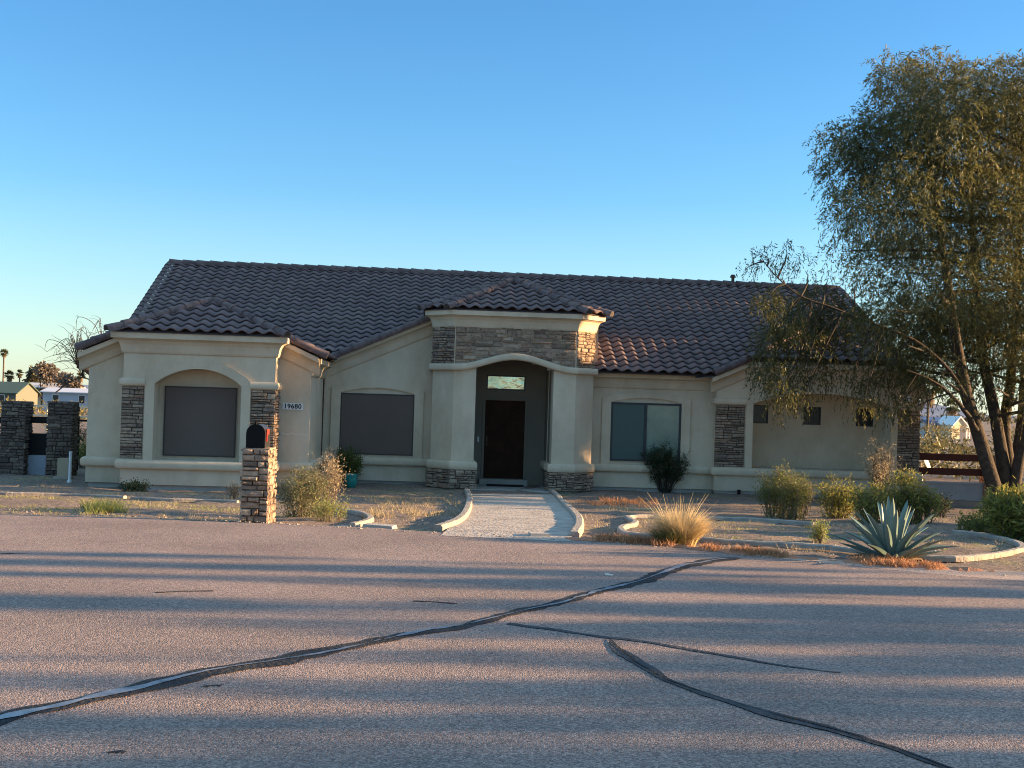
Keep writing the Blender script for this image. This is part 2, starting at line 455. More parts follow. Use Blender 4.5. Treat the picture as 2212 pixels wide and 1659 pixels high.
def gpts(*pp): return [G(*p) for p in pp]
MAIN = gpts((-120, 1597), (0, 1568), (150, 1532), (300, 1500), (450, 1462), (600, 1438), (750, 1412), (900, 1378), (1000, 1362), (1100, 1336), (1200, 1312), (1300, 1284), (1380, 1264), (1450, 1238), (1520, 1221), (1590, 1211))
ribbon('road_crack_sealant', MAIN, lambda t: .15 + .03*math.sin(9*t), TAR, .004, 1, .30)
TARG = mat_basic('tar_sheen', (.21, .22, .25), .35, noise=9, col2=(.05, .052, .056), spec=.6)  # pale blue sheen along the tar, painted as colour
ribbon('road_crack_filler', MAIN, lambda t: .036 + .022*math.sin(23*t), TARG, .008, 2, .7)
TARB = mat_basic('worn_tar', (.06, .063, .070), .75, noise=8, col2=(.03, .031, .034), bump=1.0, bump_scale=30, spec=.2)
ribbon('road_crack_sealant', gpts((1098, 1357), (1200, 1370), (1300, 1386), (1400, 1398), (1500, 1417), (1600, 1434), (1700, 1452), (1815, 1466)), lambda t: .055*(1-.75*t)+.012, TARB, .004, 3, .45)
ribbon('road_crack_sealant', gpts((1318, 1392), (1330, 1412), (1375, 1445), (1450, 1485), (1550, 1520), (1650, 1552), (1750, 1578), (1850, 1607), (1950, 1640), (2060, 1680)), lambda t: (.075 + .02*math.sin(11*t))*min(1, .3 + 5*t), TARB, .006, 4, .3)
ribbon('road_crack_filler', gpts((1322, 1400), (1375, 1445), (1450, 1485), (1550, 1520), (1650, 1552), (1750, 1578), (1850, 1607), (1950, 1640), (2060, 1680)), lambda t: .014, TAR, .010, 6, .6)
for k, (a, b) in enumerate([((335, 1289), (460, 1286)), ((892, 1308), (990, 1313)), ((232, 1643), (272, 1641)), ((440, 1497), (478, 1495)), ((0, 1204), (60, 1203))]):
    ribbon('road_tar_stain', [G(*a), (G(*a)+G(*b))/2 + Vector((0, .02, 0)), G(*b)], .035, TAR, .004, 10+k, .7)
PAVER = mat_basic('pale_gravel_shoulder', (.42, .30, .24), .9, noise=8, col2=(.33, .24, .19), bump=.5, bump_scale=40)
def shoulder():
    mb = MB(); vs = []; rg = random.Random(8); xs = [2.4 + .15*i for i in range(60)]
    for x in xs:
        e = edge_y(x)
        for y, h in ((e - .03 - .55*min(1, (x-2.4)/2.5) + rg.uniform(-.03, .03), .0315), (e + .12, .042)):
            vs.append((x, y, gz(x, y) + h))
    mb.add(vs, [(2*i, 2*i+2, 2*i+3, 2*i+1) for i in range(len(xs)-1)])
    tag(mb.build('road_shoulder', PAVER), kind='structure')
shoulder()

# ------------------------------------------------------------------ house (local axes: u along the facade, w = depth from 32 m, z up)
house = thing('house', (0, 32, 0), 'single storey tan stucco house with brown tile roof and stone trimmed arched porch', 'house', rz=R(4))
HZ0 = -.72
SL = .45

def fr(w):                                       # map (u, z, depth) on a frontal plane
    return lambda u, z, d=0.0: (u, w - 32 + d, z)

def wallface(mb, outer, holes, mp, hole_depth=.4, edge_depth=0.0, a=.5):
    polys = [[Vector((u, z, 0)) for u, z in outer]] + [[Vector((u, z, 0)) for u, z in h] for h in holes]
    flat = [p for q in polys for p in q]
    tris = tessellate_polygon(polys)
    mb.add([mp(p.x, p.y) for p in flat], [tuple(t) for t in tris], a)
    for h in holes:
        n = len(h)
        vs = [mp(u, z) for u, z in h] + [mp(u, z, hole_depth) for u, z in h]
        mb.add(vs, [(i, (i+1) % n, n+(i+1) % n, n+i) for i in range(n)], a)
    if edge_depth:
        n = len(outer)
        vs = [mp(u, z) for u, z in outer] + [mp(u, z, edge_depth) for u, z in outer]
        mb.add(vs, [(i, (i+1) % n, n+(i+1) % n, n+i) for i in range(n)], a)

def arch(u0, u1, zs, rise, n=18):                # arc points from right spring to left spring
    c = (u0+u1)/2; h = (u1-u0)/2
    Rr = (h*h + rise*rise) / (2*rise)
    a0 = math.asin(min(1, h/Rr))
    return [(c + Rr*math.sin(a0 - 2*a0*i/n), zs + rise - Rr + Rr*math.cos(a0 - 2*a0*i/n)) for i in range(n+1)]

def arch_hole(u0, u1, zb, zs, rise):
    return [(u0, zb), (u1, zb)] + arch(u0, u1, zs, rise)

def band_face(mb, inner, outer, mp, thick, a=.5):   # raised trim between two matched outlines
    n = len(inner)
    c = .012
    P = [mp(u, z, -thick) for u, z in inner]; Q = [mp(u, z, -thick) for u, z in outer]
    B = [mp(u, z, 0.02) for u, z in inner]; D = [mp(u, z, 0.02) for u, z in outer]
    for i in range(n-1):
        mb.add([P[i], P[i+1], Q[i+1], Q[i]], [(0,1,2,3)], a)
        mb.add([Q[i], Q[i+1], D[i+1], D[i]], [(0,1,2,3)], a)
        mb.add([P[i+1], P[i], B[i], B[i+1]], [(0,1,2,3)], a)
    for k in (0, n-1):
        mb.add([P[k], Q[k], D[k], B[k]], [(0,1,2,3)], a)

# ---- walls
wl = MB()
GCL, GCR, GH = -7.185, 7.905, 2.70               # centres of the left and right gable wings, half width of the gable roof
def gable_pts(c, half, zb, wall_half=None):
    wh = wall_half
    return [(c-wh, zb), (c+wh, zb), (c+wh, 2.42 + (GH-wh)*SL), (c, 2.42 + GH*SL), (c-wh, 2.42 + (GH-wh)*SL)]
# left gable wall behind the bay
wallface(wl, [(-9.72, -.5), (-4.80, -.5), (-4.80, 2.50), (-6.1, 2.98), (-8.3, 2.98), (-9.72, 2.45)], [], fr(28.6), edge_depth=3.5)
# bay front with arched recess
bay_hole = arch_hole(-8.13, -6.25, .07, 1.74, .35)
wallface(wl, [(-8.82, -.48), (-5.52, -.48), (-5.52, 2.9), (-8.82, 2.9)], [bay_hole], fr(28.0), .46)
wl.quad([(-5.52, -4, -.48), (-5.52, -3.4, -.48), (-5.52, -3.4, 2.9), (-5.52, -4, 2.9)])
wl.quad([(-8.82, -3.4, -.48), (-8.82, -4, -.48), (-8.82, -4, 2.9), (-8.82, -3.4, 2.9)])
wl.quad([(-8.82, -4, -.48), (-8.82, -3.4, -.48), (-5.52, -3.4, -.48), (-5.52, -4, -.48)])
wl.quad([(-8.2, -3.55, 0), (-6.2, -3.55, 0), (-6.2, -3.55, 2.2), (-8.2, -3.55, 2.2)])
# middle left: half gable rising to the porch; middle right under the eave
wallface(wl, [(-4.85, -.53), (-.95, -.53), (-.95, 3.8), (-2.1, 3.6), (-4.75, 2.42)], [], fr(32.1))
wallface(wl, [(.95, -.53), (5.3, -.53), (5.3, 2.45), (.95, 2.45)], [], fr(32.1))
wl.quad([(.95, .1, 2.45), (2.2, .1, 2.45), (2.2, .1, 3.7), (.95, .1, 3.7)])
# right wing
wing_hole = arch_hole(6.23, 9.87, .07, 1.74, .30)
wallface(wl, [(5.27, -.53), (10.63, -.53), (10.63, 2.43), (9.1, 2.95), (6.7, 2.95), (5.27, 2.43)], [wing_hole], fr(31.8), .9)
wl.quad([(10.63, -.2, -.53), (10.63, 12.2, -.53), (10.63, 12.2, 2.5), (10.63, -.2, 2.5)])
wl.quad([(5.27, .12, -.53), (5.27, -.2, -.53), (5.27, -.2, 2.44), (5.27, .12, 2.44)])
wallface(wl, [(6.1, .0), (10.0, .0), (10.0, 2.2), (6.1, 2.2)],
         [[(6.42, 1.22), (6.89, 1.22), (6.89, 1.70), (6.42, 1.70)], [(7.84, 1.22), (8.32, 1.22), (8.32, 1.70), (7.84, 1.70)], [(9.27, 1.22), (9.75, 1.22), (9.75, 1.70), (9.27, 1.70)]], fr(32.7), .08)
# body sides, rear and gable ends
wl.quad([(-9.72, 12.2, -.53), (-9.72, -3.4, -.53), (-9.72, -3.4, 2.42), (-9.72, 12.2, 2.42)])
wl.quad([(10.63, 12.2, -.53), (-9.72, 12.2, -.53), (-9.72, 12.2, 2.45), (10.63, 12.2, 2.45)])
wl.quad([(-9.70, -.3, 2.3), (-9.70, 6.1, 5.25), (-9.70, 12.4, 2.3)])
wl.quad([(10.32, -.3, 2.3), (10.32, 12.4, 2.3), (10.32, 6.1, 5.25)])
wall = wl.build('wall', STUCCO, house)

# ---- foundation strip
fd = MB()
for u0, u1, w in ((-9.66, -8.8, -3.34), (-8.76, -5.58, -3.93), (-5.6, -4.86, -3.34), (-4.8, -1.0, .16), (1.0, 5.3, .16), (5.32, 10.58, -.14)):
    fd.box(u0, u1, w, w+.3, -.95, -.49)
fd.box(-5.0, -4.86, -3.3, .2, -.95, -.49)
fd.build('foundation', CONC, house)

# ---- cornices, waist band and trim
PROF = [(0, -.45), (.03, -.44), (.05, -.40), (.065, -.33), (.085, -.25), (.13, -.175), (.20, -.135), (.245, -.125), (.25, -.02), (.245, 0), (0, .0)]
def prof_scaled(k, o=1.0): return [(a*o, b*k) for a, b in PROF]
FN = Vector((0, -1, 0)); LN = Vector((-1, 0, 0)); RN = Vector((1, 0, 0))
cm = MB()
# bay: left return, front, right return
cm.sweep([((-8.82, -3.4, 2.84), LN), ((-8.82, -4, 2.84), LN+FN), ((-5.52, -4, 2.84), RN+FN), ((-5.52, -3.4, 2.84), RN)], PROF, smooth=False)
# gable rakes of the left wing, slightly overhanging at both lower ends
cm.sweep([((-9.92, -3.4, 2.37), FN), ((-8.5, -3.4, 3.01), FN)], prof_scaled(.9), smooth=False)
cm.sweep([((-5.9, -3.4, 3.01), FN), ((-4.62, -3.4, 2.435), FN)], prof_scaled(.9), smooth=False)
cm.sweep([((-4.80, -3.42, 2.42), RN), ((-4.80, .1, 2.42), RN)], prof_scaled(.9, .9), smooth=False)
# half gable rake, middle right eave, right wing rakes and eave
cm.sweep([((-4.80, .1, 2.445), FN), ((-2.02, .1, 3.665), FN)], prof_scaled(.95), smooth=False)
cm.sweep([((1.9, .1, 2.40), FN), ((5.3, .1, 2.40), FN)], prof_scaled(.85), smooth=False)
cm.sweep([((5.10, -.2, 2.36), FN), ((6.2, -.2, 2.855), FN)], prof_scaled(.9), smooth=False)
cm.sweep([((6.05, -.23, 2.80), FN), ((9.76, -.23, 2.80), FN)], PROF, smooth=False)
cm.sweep([((9.6, -.2, 2.855), FN), ((10.70, -.2, 2.36), FN)], prof_scaled(.9), smooth=False)
# porch: five sided cornice under its hip roof
def chamfer_path(z, back=.62, off=0.0):
    k = .4142
    return [((-2.03-off, back, z), LN), ((-2.03-off, -.48-off*0, z), LN + FN*k), ((-1.52, -1-off, z), LN*k + FN), ((1.52, -1-off, z), RN*k + FN), ((2.03+off, -.48, z), RN + FN*k), ((2.03+off, back, z), RN)]
cm.sweep(chamfer_path(3.80, back=1.6), prof_scaled(.93), smooth=False)
cm.build('cornice', STUCCO, house)

bd = MB()
BP = [(0, -.14), (.06, -.138), (.085, -.12), (.098, -.085), (.102, -.035), (.095, .02), (.075, .05), (.045, .066), (0, .07)]
bd = MB(); bd.sweep([((-9.72, -3.0, 0), LN), ((-9.72, -3.4, 0), LN+FN), ((-8.85, -3.4, 0), FN)], BP); bd.build('waist_band', STUCCO, house)
bd = MB(); bd.sweep([((-8.82, -3.4, 0), LN), ((-8.82, -4, 0), LN+FN), ((-5.52, -4, 0), RN+FN), ((-5.52, -3.4, 0), RN)], BP); bd.build('waist_band', STUCCO, house)
bd = MB(); bd.sweep([((-5.5, -3.4, 0), FN), ((-4.80, -3.4, 0), FN+RN), ((-4.80, .1, 0), RN)], BP); bd.build('waist_band', STUCCO, house)
bd = MB(); bd.sweep([((-4.8, .1, 0), FN), ((-2.0, .1, 0), FN)], BP); bd.build('waist_band', STUCCO, house)
bd = MB(); bd.sweep([((2.0, .1, 0), FN), ((5.28, .1, 0), FN)], BP); bd.build('waist_band', STUCCO, house)
bd = MB(); bd.sweep([((5.27, .1, 0), LN), ((5.27, -.2, 0), LN+FN), ((10.63, -.2, 0), FN+RN), ((10.63, .6, 0), RN)], BP); bd.build('waist_band', STUCCO, house)
bd = MB(); bd.sweep([((.97, -.2, 0), LN), ((.97, 1.0, 0), LN)], BP); bd.build('waist_band', STUCCO, house)
bd = MB(); bd.sweep([((-.97, 1.0, 0), RN), ((-.97, -.2, 0), RN)], BP); bd.build('waist_band', STUCCO, house)
# rounded caps over the stone panels
CP = [(0, -.085), (.05, -.083), (.07, -.065), (.078, -.02), (.074, .03), (.055, .07), (.03, .083), (0, .085)]
bd = MB(); bd.sweep([((-8.82, -3.6, 1.765), LN), ((-8.82, -4, 1.765), LN+FN), ((-8.33, -4, 1.765), FN)], CP); bd.build('stone_cap', STUCCO, house)
bd = MB(); bd.sweep([((-6.06, -4, 1.765), FN), ((-5.52, -4, 1.765), RN+FN), ((-5.52, -3.4, 1.765), RN)], CP); bd.build('stone_cap', STUCCO, house)
bd = MB(); bd.sweep([((5.27, .1, 1.77), LN), ((5.27, -.2, 1.77), LN+FN), ((6.05, -.2, 1.77), FN)], CP); bd.build('stone_cap', STUCCO, house)
bd = MB(); bd.sweep([((10.05, -.2, 1.77), FN), ((10.63, -.2, 1.77), FN+RN), ((10.63, .6, 1.77), RN)], CP); bd.build('stone_cap', STUCCO, house)

def arch_trim(u0, u1, zb, zs, rise, wd, w, thick, zs2=None, rise2=None):
    zs2 = zs if zs2 is None else zs2; rise2 = rise if rise2 is None else rise2
    n = 20
    ai = arch(u0, u1, zs, rise, n); ao = arch(u0-wd, u1+wd, zs2, rise2, n)
    inner = [(u1, zb)] + ai + [(u0, zb)]
    outer = [(u1+wd, zb)] + ao + [(u0-wd, zb)]
    tr = MB(); band_face(tr, inner, outer, fr(w), thick); tr.build('arched_window_trim', STUCCO, house)
arch_trim(-8.13, -6.25, .06, 1.74, .35, .20, 28.0, .055, 1.85, .43)
arch_trim(6.23, 9.87, .06, 1.74, .30, .18, 31.8, .05, 1.85, .36)
arch_trim(-4.345, -2.475, .06, 1.69, .14, .235, 32.1, .05, 1.80, .18)
arch_trim(2.585, 4.425, .06, 1.665, .125, .235, 32.1, .05, 1.77, .17)

# ---- stone veneer
def stones(mb, u0, u1, z0, z1, mp, seed, cond=None, rh=(.042, .09), rw=(.16, .48), prot=(.012, .055)):
    rg = random.Random(seed)
    if cond is None:
        mb.add([mp(u0+.004, z0+.004, -.006), mp(u1-.004, z0+.004, -.006), mp(u1-.004, z1-.004, -.006), mp(u0+.004, z1-.004, -.006)], [(0,1,2,3)], -1.0)
    def one(u, zz, w, hh):
        if cond and not cond(u + w/2, zz + hh/2, w, hh): return
        g = .003; p = rg.uniform(*prot); jt = lambda s: rg.uniform(-s, s)
        tl, tr_ = jt(.2)*hh, jt(.2)*hh                  # slightly sloping beds
        b = [(u+g, zz+g), (u+w-g, zz+g), (u+w-g, zz+hh-g), (u+g, zz+hh-g)]
        iu = lambda: .006 + rg.uniform(0, .10)*min(w, .2); iz = lambda: .005 + rg.uniform(0, .14)*hh
        f = [(u+g+iu(), zz+g+iz()), (u+w-g-iu(), zz+g+iz()), (u+w-g-iu(), zz+hh-g-iz()), (u+g+iu(), zz+hh-g-iz())]
        mid = [((f[i][0]+f[(i+1)%4][0])/2 + jt(.008), (f[i][1]+f[(i+1)%4][1])/2 + jt(.07)*hh) for i in range(4)]
        vs = [mp(a_, b_, 0.0) for a_, b_ in b]
        ff = [f[0], mid[0], f[1], mid[1], f[2], mid[2], f[3], mid[3]]
        vs += [mp(a_, b_, -p*rg.uniform(.7, 1.0) + jt(.006)) for a_, b_ in ff] + [mp(u+w/2+jt(.1)*w, zz+hh/2, -p*1.08)]
        mb.add(vs, [(4,5,12,11), (5,6,7,12), (7,8,9,12), (9,10,11,12), (0,1,6,5,4), (1,2,8,7,6), (2,3,10,9,8), (3,0,4,11,10)], rg.random())
    z = z0
    while z < z1 - .012:                               # bands of unequal height cut into blocks, each block with its own courses
        H = min(rg.uniform(rh[0]*1.6, rh[1]*2.4), z1 - z)
        if z1 - z - H < rh[0]: H = z1 - z
        u = u0
        while u < u1 - .01:
            w = rg.uniform(rw[0]*1.2, rw[1]*1.5)
            if u + w > u1 - rw[0]*.7: w = u1 - u
            zz = z
            while zz < z + H - .01:
                h = rg.uniform(*rh)
                if rg.random() < .12: h *= 1.6
                if z + H - zz - h < rh[0]*.7: h = z + H - zz
                uu = u
                while uu < u + w - .01:
                    ww = rg.uniform(*rw)*(.75 + .4*rg.random())
                    if uu + ww > u + w - rw[0]*.5: ww = u + w - uu
                    one(uu, zz, ww, h); uu += ww
                zz += h
            u += w
        z += H

def plane_map(p0, p1):                            # vertical plane through two plan points; u measured from p0, outward to the right-hand side of p0->p1 (towards the viewer)
    d = Vector((p1[0]-p0[0], p1[1]-p0[1], 0)); L = d.length; d.normalize(); n = Vector((-d.y, d.x, 0))   # inward
    return (lambda u, z, dep=0.0: tuple(Vector((p0[0], p0[1], 0)) + d*u + n*dep + Vector((0,0,z)))), L

def stone_part(specs, name='stone_panel', seed=1):
    mb = MB()
    for i, (u0, u1, z0, z1, mp) in enumerate(specs):
        stones(mb, u0, u1, z0, z1, mp, seed + i)
    return mb.build(name, STONE, house)

stone_part([(-8.84, -8.36, .08, 1.67, fr(28.0))], seed=11)
mpr, Lr = plane_map((-5.50, -4.0), (-5.50, -3.4))
stone_part([(-6.04, -5.50, .08, 1.67, fr(28.0)), (0, Lr, .08, 1.67, mpr)], seed=21)
stone_part([(5.25, 6.03, .08, 1.68, fr(31.8))], seed=31)
mpr2, Lr2 = plane_map((10.65, -.2), (10.65, .5))
stone_part([(10.05, 10.65, .08, 1.68, fr(31.8)), (0, Lr2, .08, 1.68, mpr2)], seed=41)

# ---- porch
ZF = 2.40
def arch_c(u):                                    # centre line of the wavy porch arch
    t = min(1.0, abs(u) / 1.50)
    return ZF + .30 * (.5 + .5*math.cos(math.pi * t))
ph = MB()
fm = fr(31.0)
us = [-1.52 + 3.04*i/36 for i in range(37)]
low = [(u, arch_c(u)) for u in us]
top = [(u, 3.5) for u in us]
for i in range(36):
    ph.add([fm(*low[i]), fm(*low[i+1]), fm(*top[i+1]), fm(*top[i])], [(0,1,2,3)])
    ph.add([fm(*low[i], .5), fm(*low[i+1], .5), fm(*top[i+1], .5), fm(*top[i], .5)], [(3,2,1,0)])
    ph.add([fm(*low[i], .5), fm(*low[i+1], .5), fm(*low[i+1]), fm(*low[i])], [(0,1,2,3)])
for s in (-1, 1):
    ph.quad([(s*1.52, -1, ZF), (s*2.03, -.48, ZF), (s*2.03, -.48, 3.5), (s*1.52, -1, 3.5)])
    ph.quad([(s*2.03, -.48, ZF), (s*2.03, 1.6, ZF), (s*2.03, 1.6, 3.8), (s*2.03, -.48, 3.8)])
ph.build('porch_header', STUCCO, house)
ps = MB()
stones(ps, -1.50, 1.50, 2.38, 3.42, fr(31.0), 51, cond=lambda u, z, w, h: min(arch_c(u-w/2), arch_c(u+w/2), arch_c(u)) < z + .10 and z + h/2 > arch_c(u) - .02, rh=(.055, .13), rw=(.16, .5))
for s, sd in ((-1, 52), (1, 53)):
    mpa, La = plane_map((-2.03, -.48), (-1.52, -1.0)) if s < 0 else plane_map((1.52, -1.0), (2.03, -.48))
    stones(ps, 0, La, 2.42, 3.42, mpa, sd, rw=(.12, .32))
    mpb, Lb = plane_map((2.03, -.48), (2.03, .1)) if s > 0 else plane_map((-2.03, .1), (-2.03, -.48))
    stones(ps, 0, Lb, 2.42, 3.42, mpb, sd+5)
ps.build('stone_panel', STONE, house)
ab = MB()
AB = [(0, -.085), (.075, -.083), (.10, -.07), (.11, -.03), (.11, .03), (.10, .07), (.075, .083), (0, .085)]
k = .4142
path = [((-2.03, .1, ZF), LN), ((-2.03, -.48, ZF), LN + FN*k), ((-1.52, -1, ZF), LN*k + FN)]
path += [((u, -1, arch_c(u)), FN) for u in us[1:-1]]
path += [((1.52, -1, ZF), RN*k + FN), ((2.03, -.48, ZF), RN + FN*k), ((2.03, .1, ZF), RN)]
ab.sweep(path, AB)
for i in range(len(us)-1):                        # underside of the arch trim
    pass
ab.build('porch_arch_band', STUCCO, house)
for s in (-1, 1):
    cl = MB()
    poly = [(s*.965, -1), (s*1.52, -1), (s*2.03, -.48), (s*2.03, .1), (s*.965, -.45)]
    cl.prism(poly if s > 0 else poly[::-1], -.14, ZF)
    col = cl.build('porch_column', STUCCO, house)
    cp = MB()
    pth = [((.965, -.45, -.035), LN), ((.965, -1, -.035), LN+FN), ((1.52, -1, -.035), RN*k+FN), ((2.03, -.48, -.035), RN+FN*k), ((2.03, .1, -.035), RN)]
    if s < 0: pth = [((-p[0], p[1], p[2]), Vector((-n.x, n.y, 0))) for p, n in pth][::-1]
    cp.sweep(pth, [(0, -.10), (.065, -.10), (.088, -.08), (.095, 0), (.088, .075), (.06, .105), (0, .11)])
    cp.build('column_cap', STUCCO, col)
    st = MB()
    e = .055
    pl = [(.965-e, -.45), (.965-e, -1-e), (1.545, -1-e), (2.03+e, -.51), (2.03+e, .1)]
    if s < 0: pl = [(-x, y) for x, y in pl][::-1]
    st.prism([(p[0]*.99, p[1]*.985) for p in pl], -.6, -.14, -1.0)
    for i in range(len(pl)-1):
        mpx, Lx = plane_map(pl[i], pl[i+1])
        stones(st, -.01, Lx+.01, -.60, -.14, mpx, 61 + i + (20 if s > 0 else 0), rw=(.12, .36))
    st.build('stone_base', STONE, col)
    pb = MB()
    q = [(s*1.0, -.4), (s*1.0, -.98), (s*1.5, -.98), (s*1.95, -.5), (s*1.95, .1)]
    pb.prism(q if s > 0 else q[::-1], -1.0, -.59)
    pb.build('column_footing', CONC, col)
pi = MB()
pi.quad([(.97, -.45, -.6), (.97, 1.0, -.6), (.97, 1.0, 2.95), (.97, -.45, 2.95)])
pi.quad([(-.97, 1.0, -.6), (-.97, -.45, -.6), (-.97, -.45, 2.95), (-.97, 1.0, 2.95)])
wallface(pi, [(-1.0, -.6), (1.0, -.6), (1.0, 2.95), (-1.0, 2.95)], [[(-.617, -.45), (.438, -.45), (.438, 1.612), (-.617, 1.612)], [(-.60, 1.885), (.43, 1.885), (.43, 2.275), (-.60, 2.275)]], fr(33.0), .12)
pi.quad([(-1.0, -.5, 2.95), (1.0, -.5, 2.95), (1.0, 1.0, 2.95), (-1.0, 1.0, 2.95)])
pi.build('porch_interior', STUCCO_SHADE, house)

dr = MB()
dr.box(-.612, .433, 1.06, 1.10, -.45, 1.607)
for u0, u1 in ((-.52, -.12), (-.06, .34)):
    for z0, z1 in ((-.30, .45), (.6, 1.45)):
        dr.box(u0, u1, 1.045, 1.062, z0, z1)
        dr.box(u0+.05, u1-.05, 1.035, 1.047, z0+.05, z1-.05)
door = dr.build('door', DOORM, house)
hd = MB()
hd.box(-.565, -.53, 1.02, 1.058, .40, .66)
hd.tube([(-.548, 1.03, .5), (-.548, .99, .5), (-.47, .985, .5)], .012)
hd.build('handle', BRONZE, door)
df = MB()
df.box(-.68, -.617, .965, 1.0, -.45, 1.70); df.box(.438, .50, .965, 1.0, -.45, 1.70); df.box(-.617, .438, .965, 1.0, 1.612, 1.70)
df.build('door_frame', STUCCO_SHADE, house)
TRANSG = mat_basic('daylit_glass', (.74, .74, .56), .06, noise=4.5, col2=(.36, .46, .40), spec=.6, metal=.8, bump=.5, bump_scale=6)  # daylight and reflections in the pane painted as pale mottled mirror colour
tm = MB()
for u0, u1, z0, z1 in ((-.60, .43, 1.885, 1.92), (-.60, .43, 2.24, 2.275), (-.60, -.565, 1.92, 2.24), (.395, .43, 1.92, 2.24)):
    tm.box(u0, u1, 1.01, 1.06, z0, z1)
tw = tm.build('transom_window', FRAME, house)
tg = MB()
tg.quad([(-.58, 1.045, 1.90), (.41, 1.045, 1.90), (.41, 1.045, 2.26), (-.58, 1.045, 2.26)])
tg.build('pane', TRANSG, tw)
db = MB(); db.box(-.80, -.755, .955, .998, .50, .64); db.box(-.797, -.758, .945, .957, .51, .56)
db.build('doorbell', WHITE, house)
sb = MB()
sb.prism([(-1.15, -1.18), (1.07, -1.18), (1.07, -.5), (.97, -.5), (.97, 1.0), (-.97, 1.0), (-.97, -.5), (-1.15, -.5)], -.95, -.60)
sb.box(-.72, .54, .80, 1.06, -.60, -.46)
sb.build('porch_slab', CONC, house)
dm = MB(); dm.box(-.55, .4, .12, .62, -.598, -.575)
tag(dm.build('doormat', BLACKW), 'dark doormat lying on the porch slab before the front door', 'doormat')
bpy.data.objects['doormat'].matrix_world = Matrix.Translation((0, 32, 0)) @ Matrix.Rotation(R(4), 4, 'Z')

# ---- windows
def screen_window(u0, u1, z0, z1, w, label=None):
    m = MB(); m.box(u0, u1, w-32, w-32+.03, z0, z1)
    o = m.build('screened_window', SCREEN, house)
    f = MB(); t = .028
    for a, b, c, d in ((u0, u1, z0, z0+t), (u0, u1, z1-t, z1), (u0, u0+t, z0+t, z1-t), (u1-t, u1, z0+t, z1-t)):
        f.box(a, b, w-32-.015, w-32+.001, c, d)
    f.build('frame', SCRFRAME, o)
    if label: o['label'] = label
screen_window(-8.0, -6.41, .145, 1.70, 28.42, 'grey sun screened window in the arched bay')
screen_window(-4.345, -2.475, .125, 1.68, 32.085, 'grey sun screened window left of the porch')
wf = MB()
u0, u1, z0, z1, t = 2.59, 4.42, .15, 1.66, .05
for a, b, c, d in ((u0, u1, z0, z0+t), (u0, u1, z1-t, z1), (u0, u0+t, z0+t, z1-t), (u1-t, u1, z0+t, z1-t), (3.46, 3.53, z0+t, z1-t)):
    wf.box(a, b, .06, .099, c, d)
win = wf.build('sliding_window', FRAME, house)
PANE_L, _nt, _b = new_mat('screened_pane'); _b.inputs['Base Color'].default_value = (.035, .075, .072, 1); _b.inputs['Roughness'].default_value = .35
PANE_R = mat_basic('sky_reflecting_glass', (.20, .27, .22), .08, noise=1.6, col2=(.13, .19, .165), spec=.5)  # grey green sky reflection painted into the pane colour
for a, b, mm in ((2.63, 3.47, PANE_L), (3.52, 4.38, PANE_R)):
    m = MB(); m.quad([(a, .085, z0+.03), (b, .085, z0+.03), (b, .085, z1-.03), (a, .085, z1-.03)]); m.build('pane', mm, win)
for a, b in ((6.42, 6.89), (7.84, 8.32), (9.27, 9.75)):
    m = MB()
    for p, q, c, d in ((a, b, 1.22, 1.245), (a, b, 1.675, 1.70), (a, a+.025, 1.245, 1.675), (b-.025, b, 1.245, 1.675)):
        m.box(p, q, .73, .77, c, d)
    o = m.build('small_window', FRAME, house)
    m = MB(); m.quad([(a+.01, .755, 1.23), (b-.01, .755, 1.23), (b-.01, .755, 1.69), (a+.01, .755, 1.69)]); m.build('pane', DARK, o)

# ---- house number plaque
pq = MB(); pq.box(-5.41, -4.96, -3.425, -3.40, 1.255, 1.395)
plaque = pq.build('house_number_plaque', WHITE, house)
def text_mesh(body, size, name, mat, parent, loc, ext=.004, bold=.0):
    cu = bpy.data.curves.new(name, 'FONT'); cu.body = body; cu.size = size; cu.extrude = ext; cu.offset = bold
    cu.align_x = 'CENTER'; cu.align_y = 'CENTER'; cu.space_character = 1.08
    o = bpy.data.objects.new(name, cu); C.objects.link(o)
    dg = bpy.context.evaluated_depsgraph_get()
    me = bpy.data.meshes.new_from_object(o.evaluated_get(dg))
    bpy.data.objects.remove(o)
    me.materials.clear(); me.materials.append(mat)
    o = bpy.data.objects.new(name, me); C.objects.link(o)
    o.parent = parent; o.location = loc; o.rotation_euler = (R(90), 0, 0)
    return o
text_mesh('19680', .150, 'digits', BLACK, plaque, (-5.185, -3.429, 1.325), bold=.003)

# pale patched hairline across the gable wall below the plaque
ck = MB(); rgk = random.Random(4); vs = []
for i in range(22):
    u = -5.44 + .62*i/21; z = .70 + .016*math.sin(i*.9) + rgk.uniform(-.008, .008)
    vs += [(u, -3.4035, z - .009 - rgk.uniform(0, .006)), (u, -3.4035, z + .009 + rgk.uniform(0, .006))]
ck.add(vs, [(2*i, 2*i+2, 2*i+3, 2*i+1) for i in range(21)])
ck.build('patched_crack', mat_basic('pale_patch', (.66, .58, .47), .95), house)

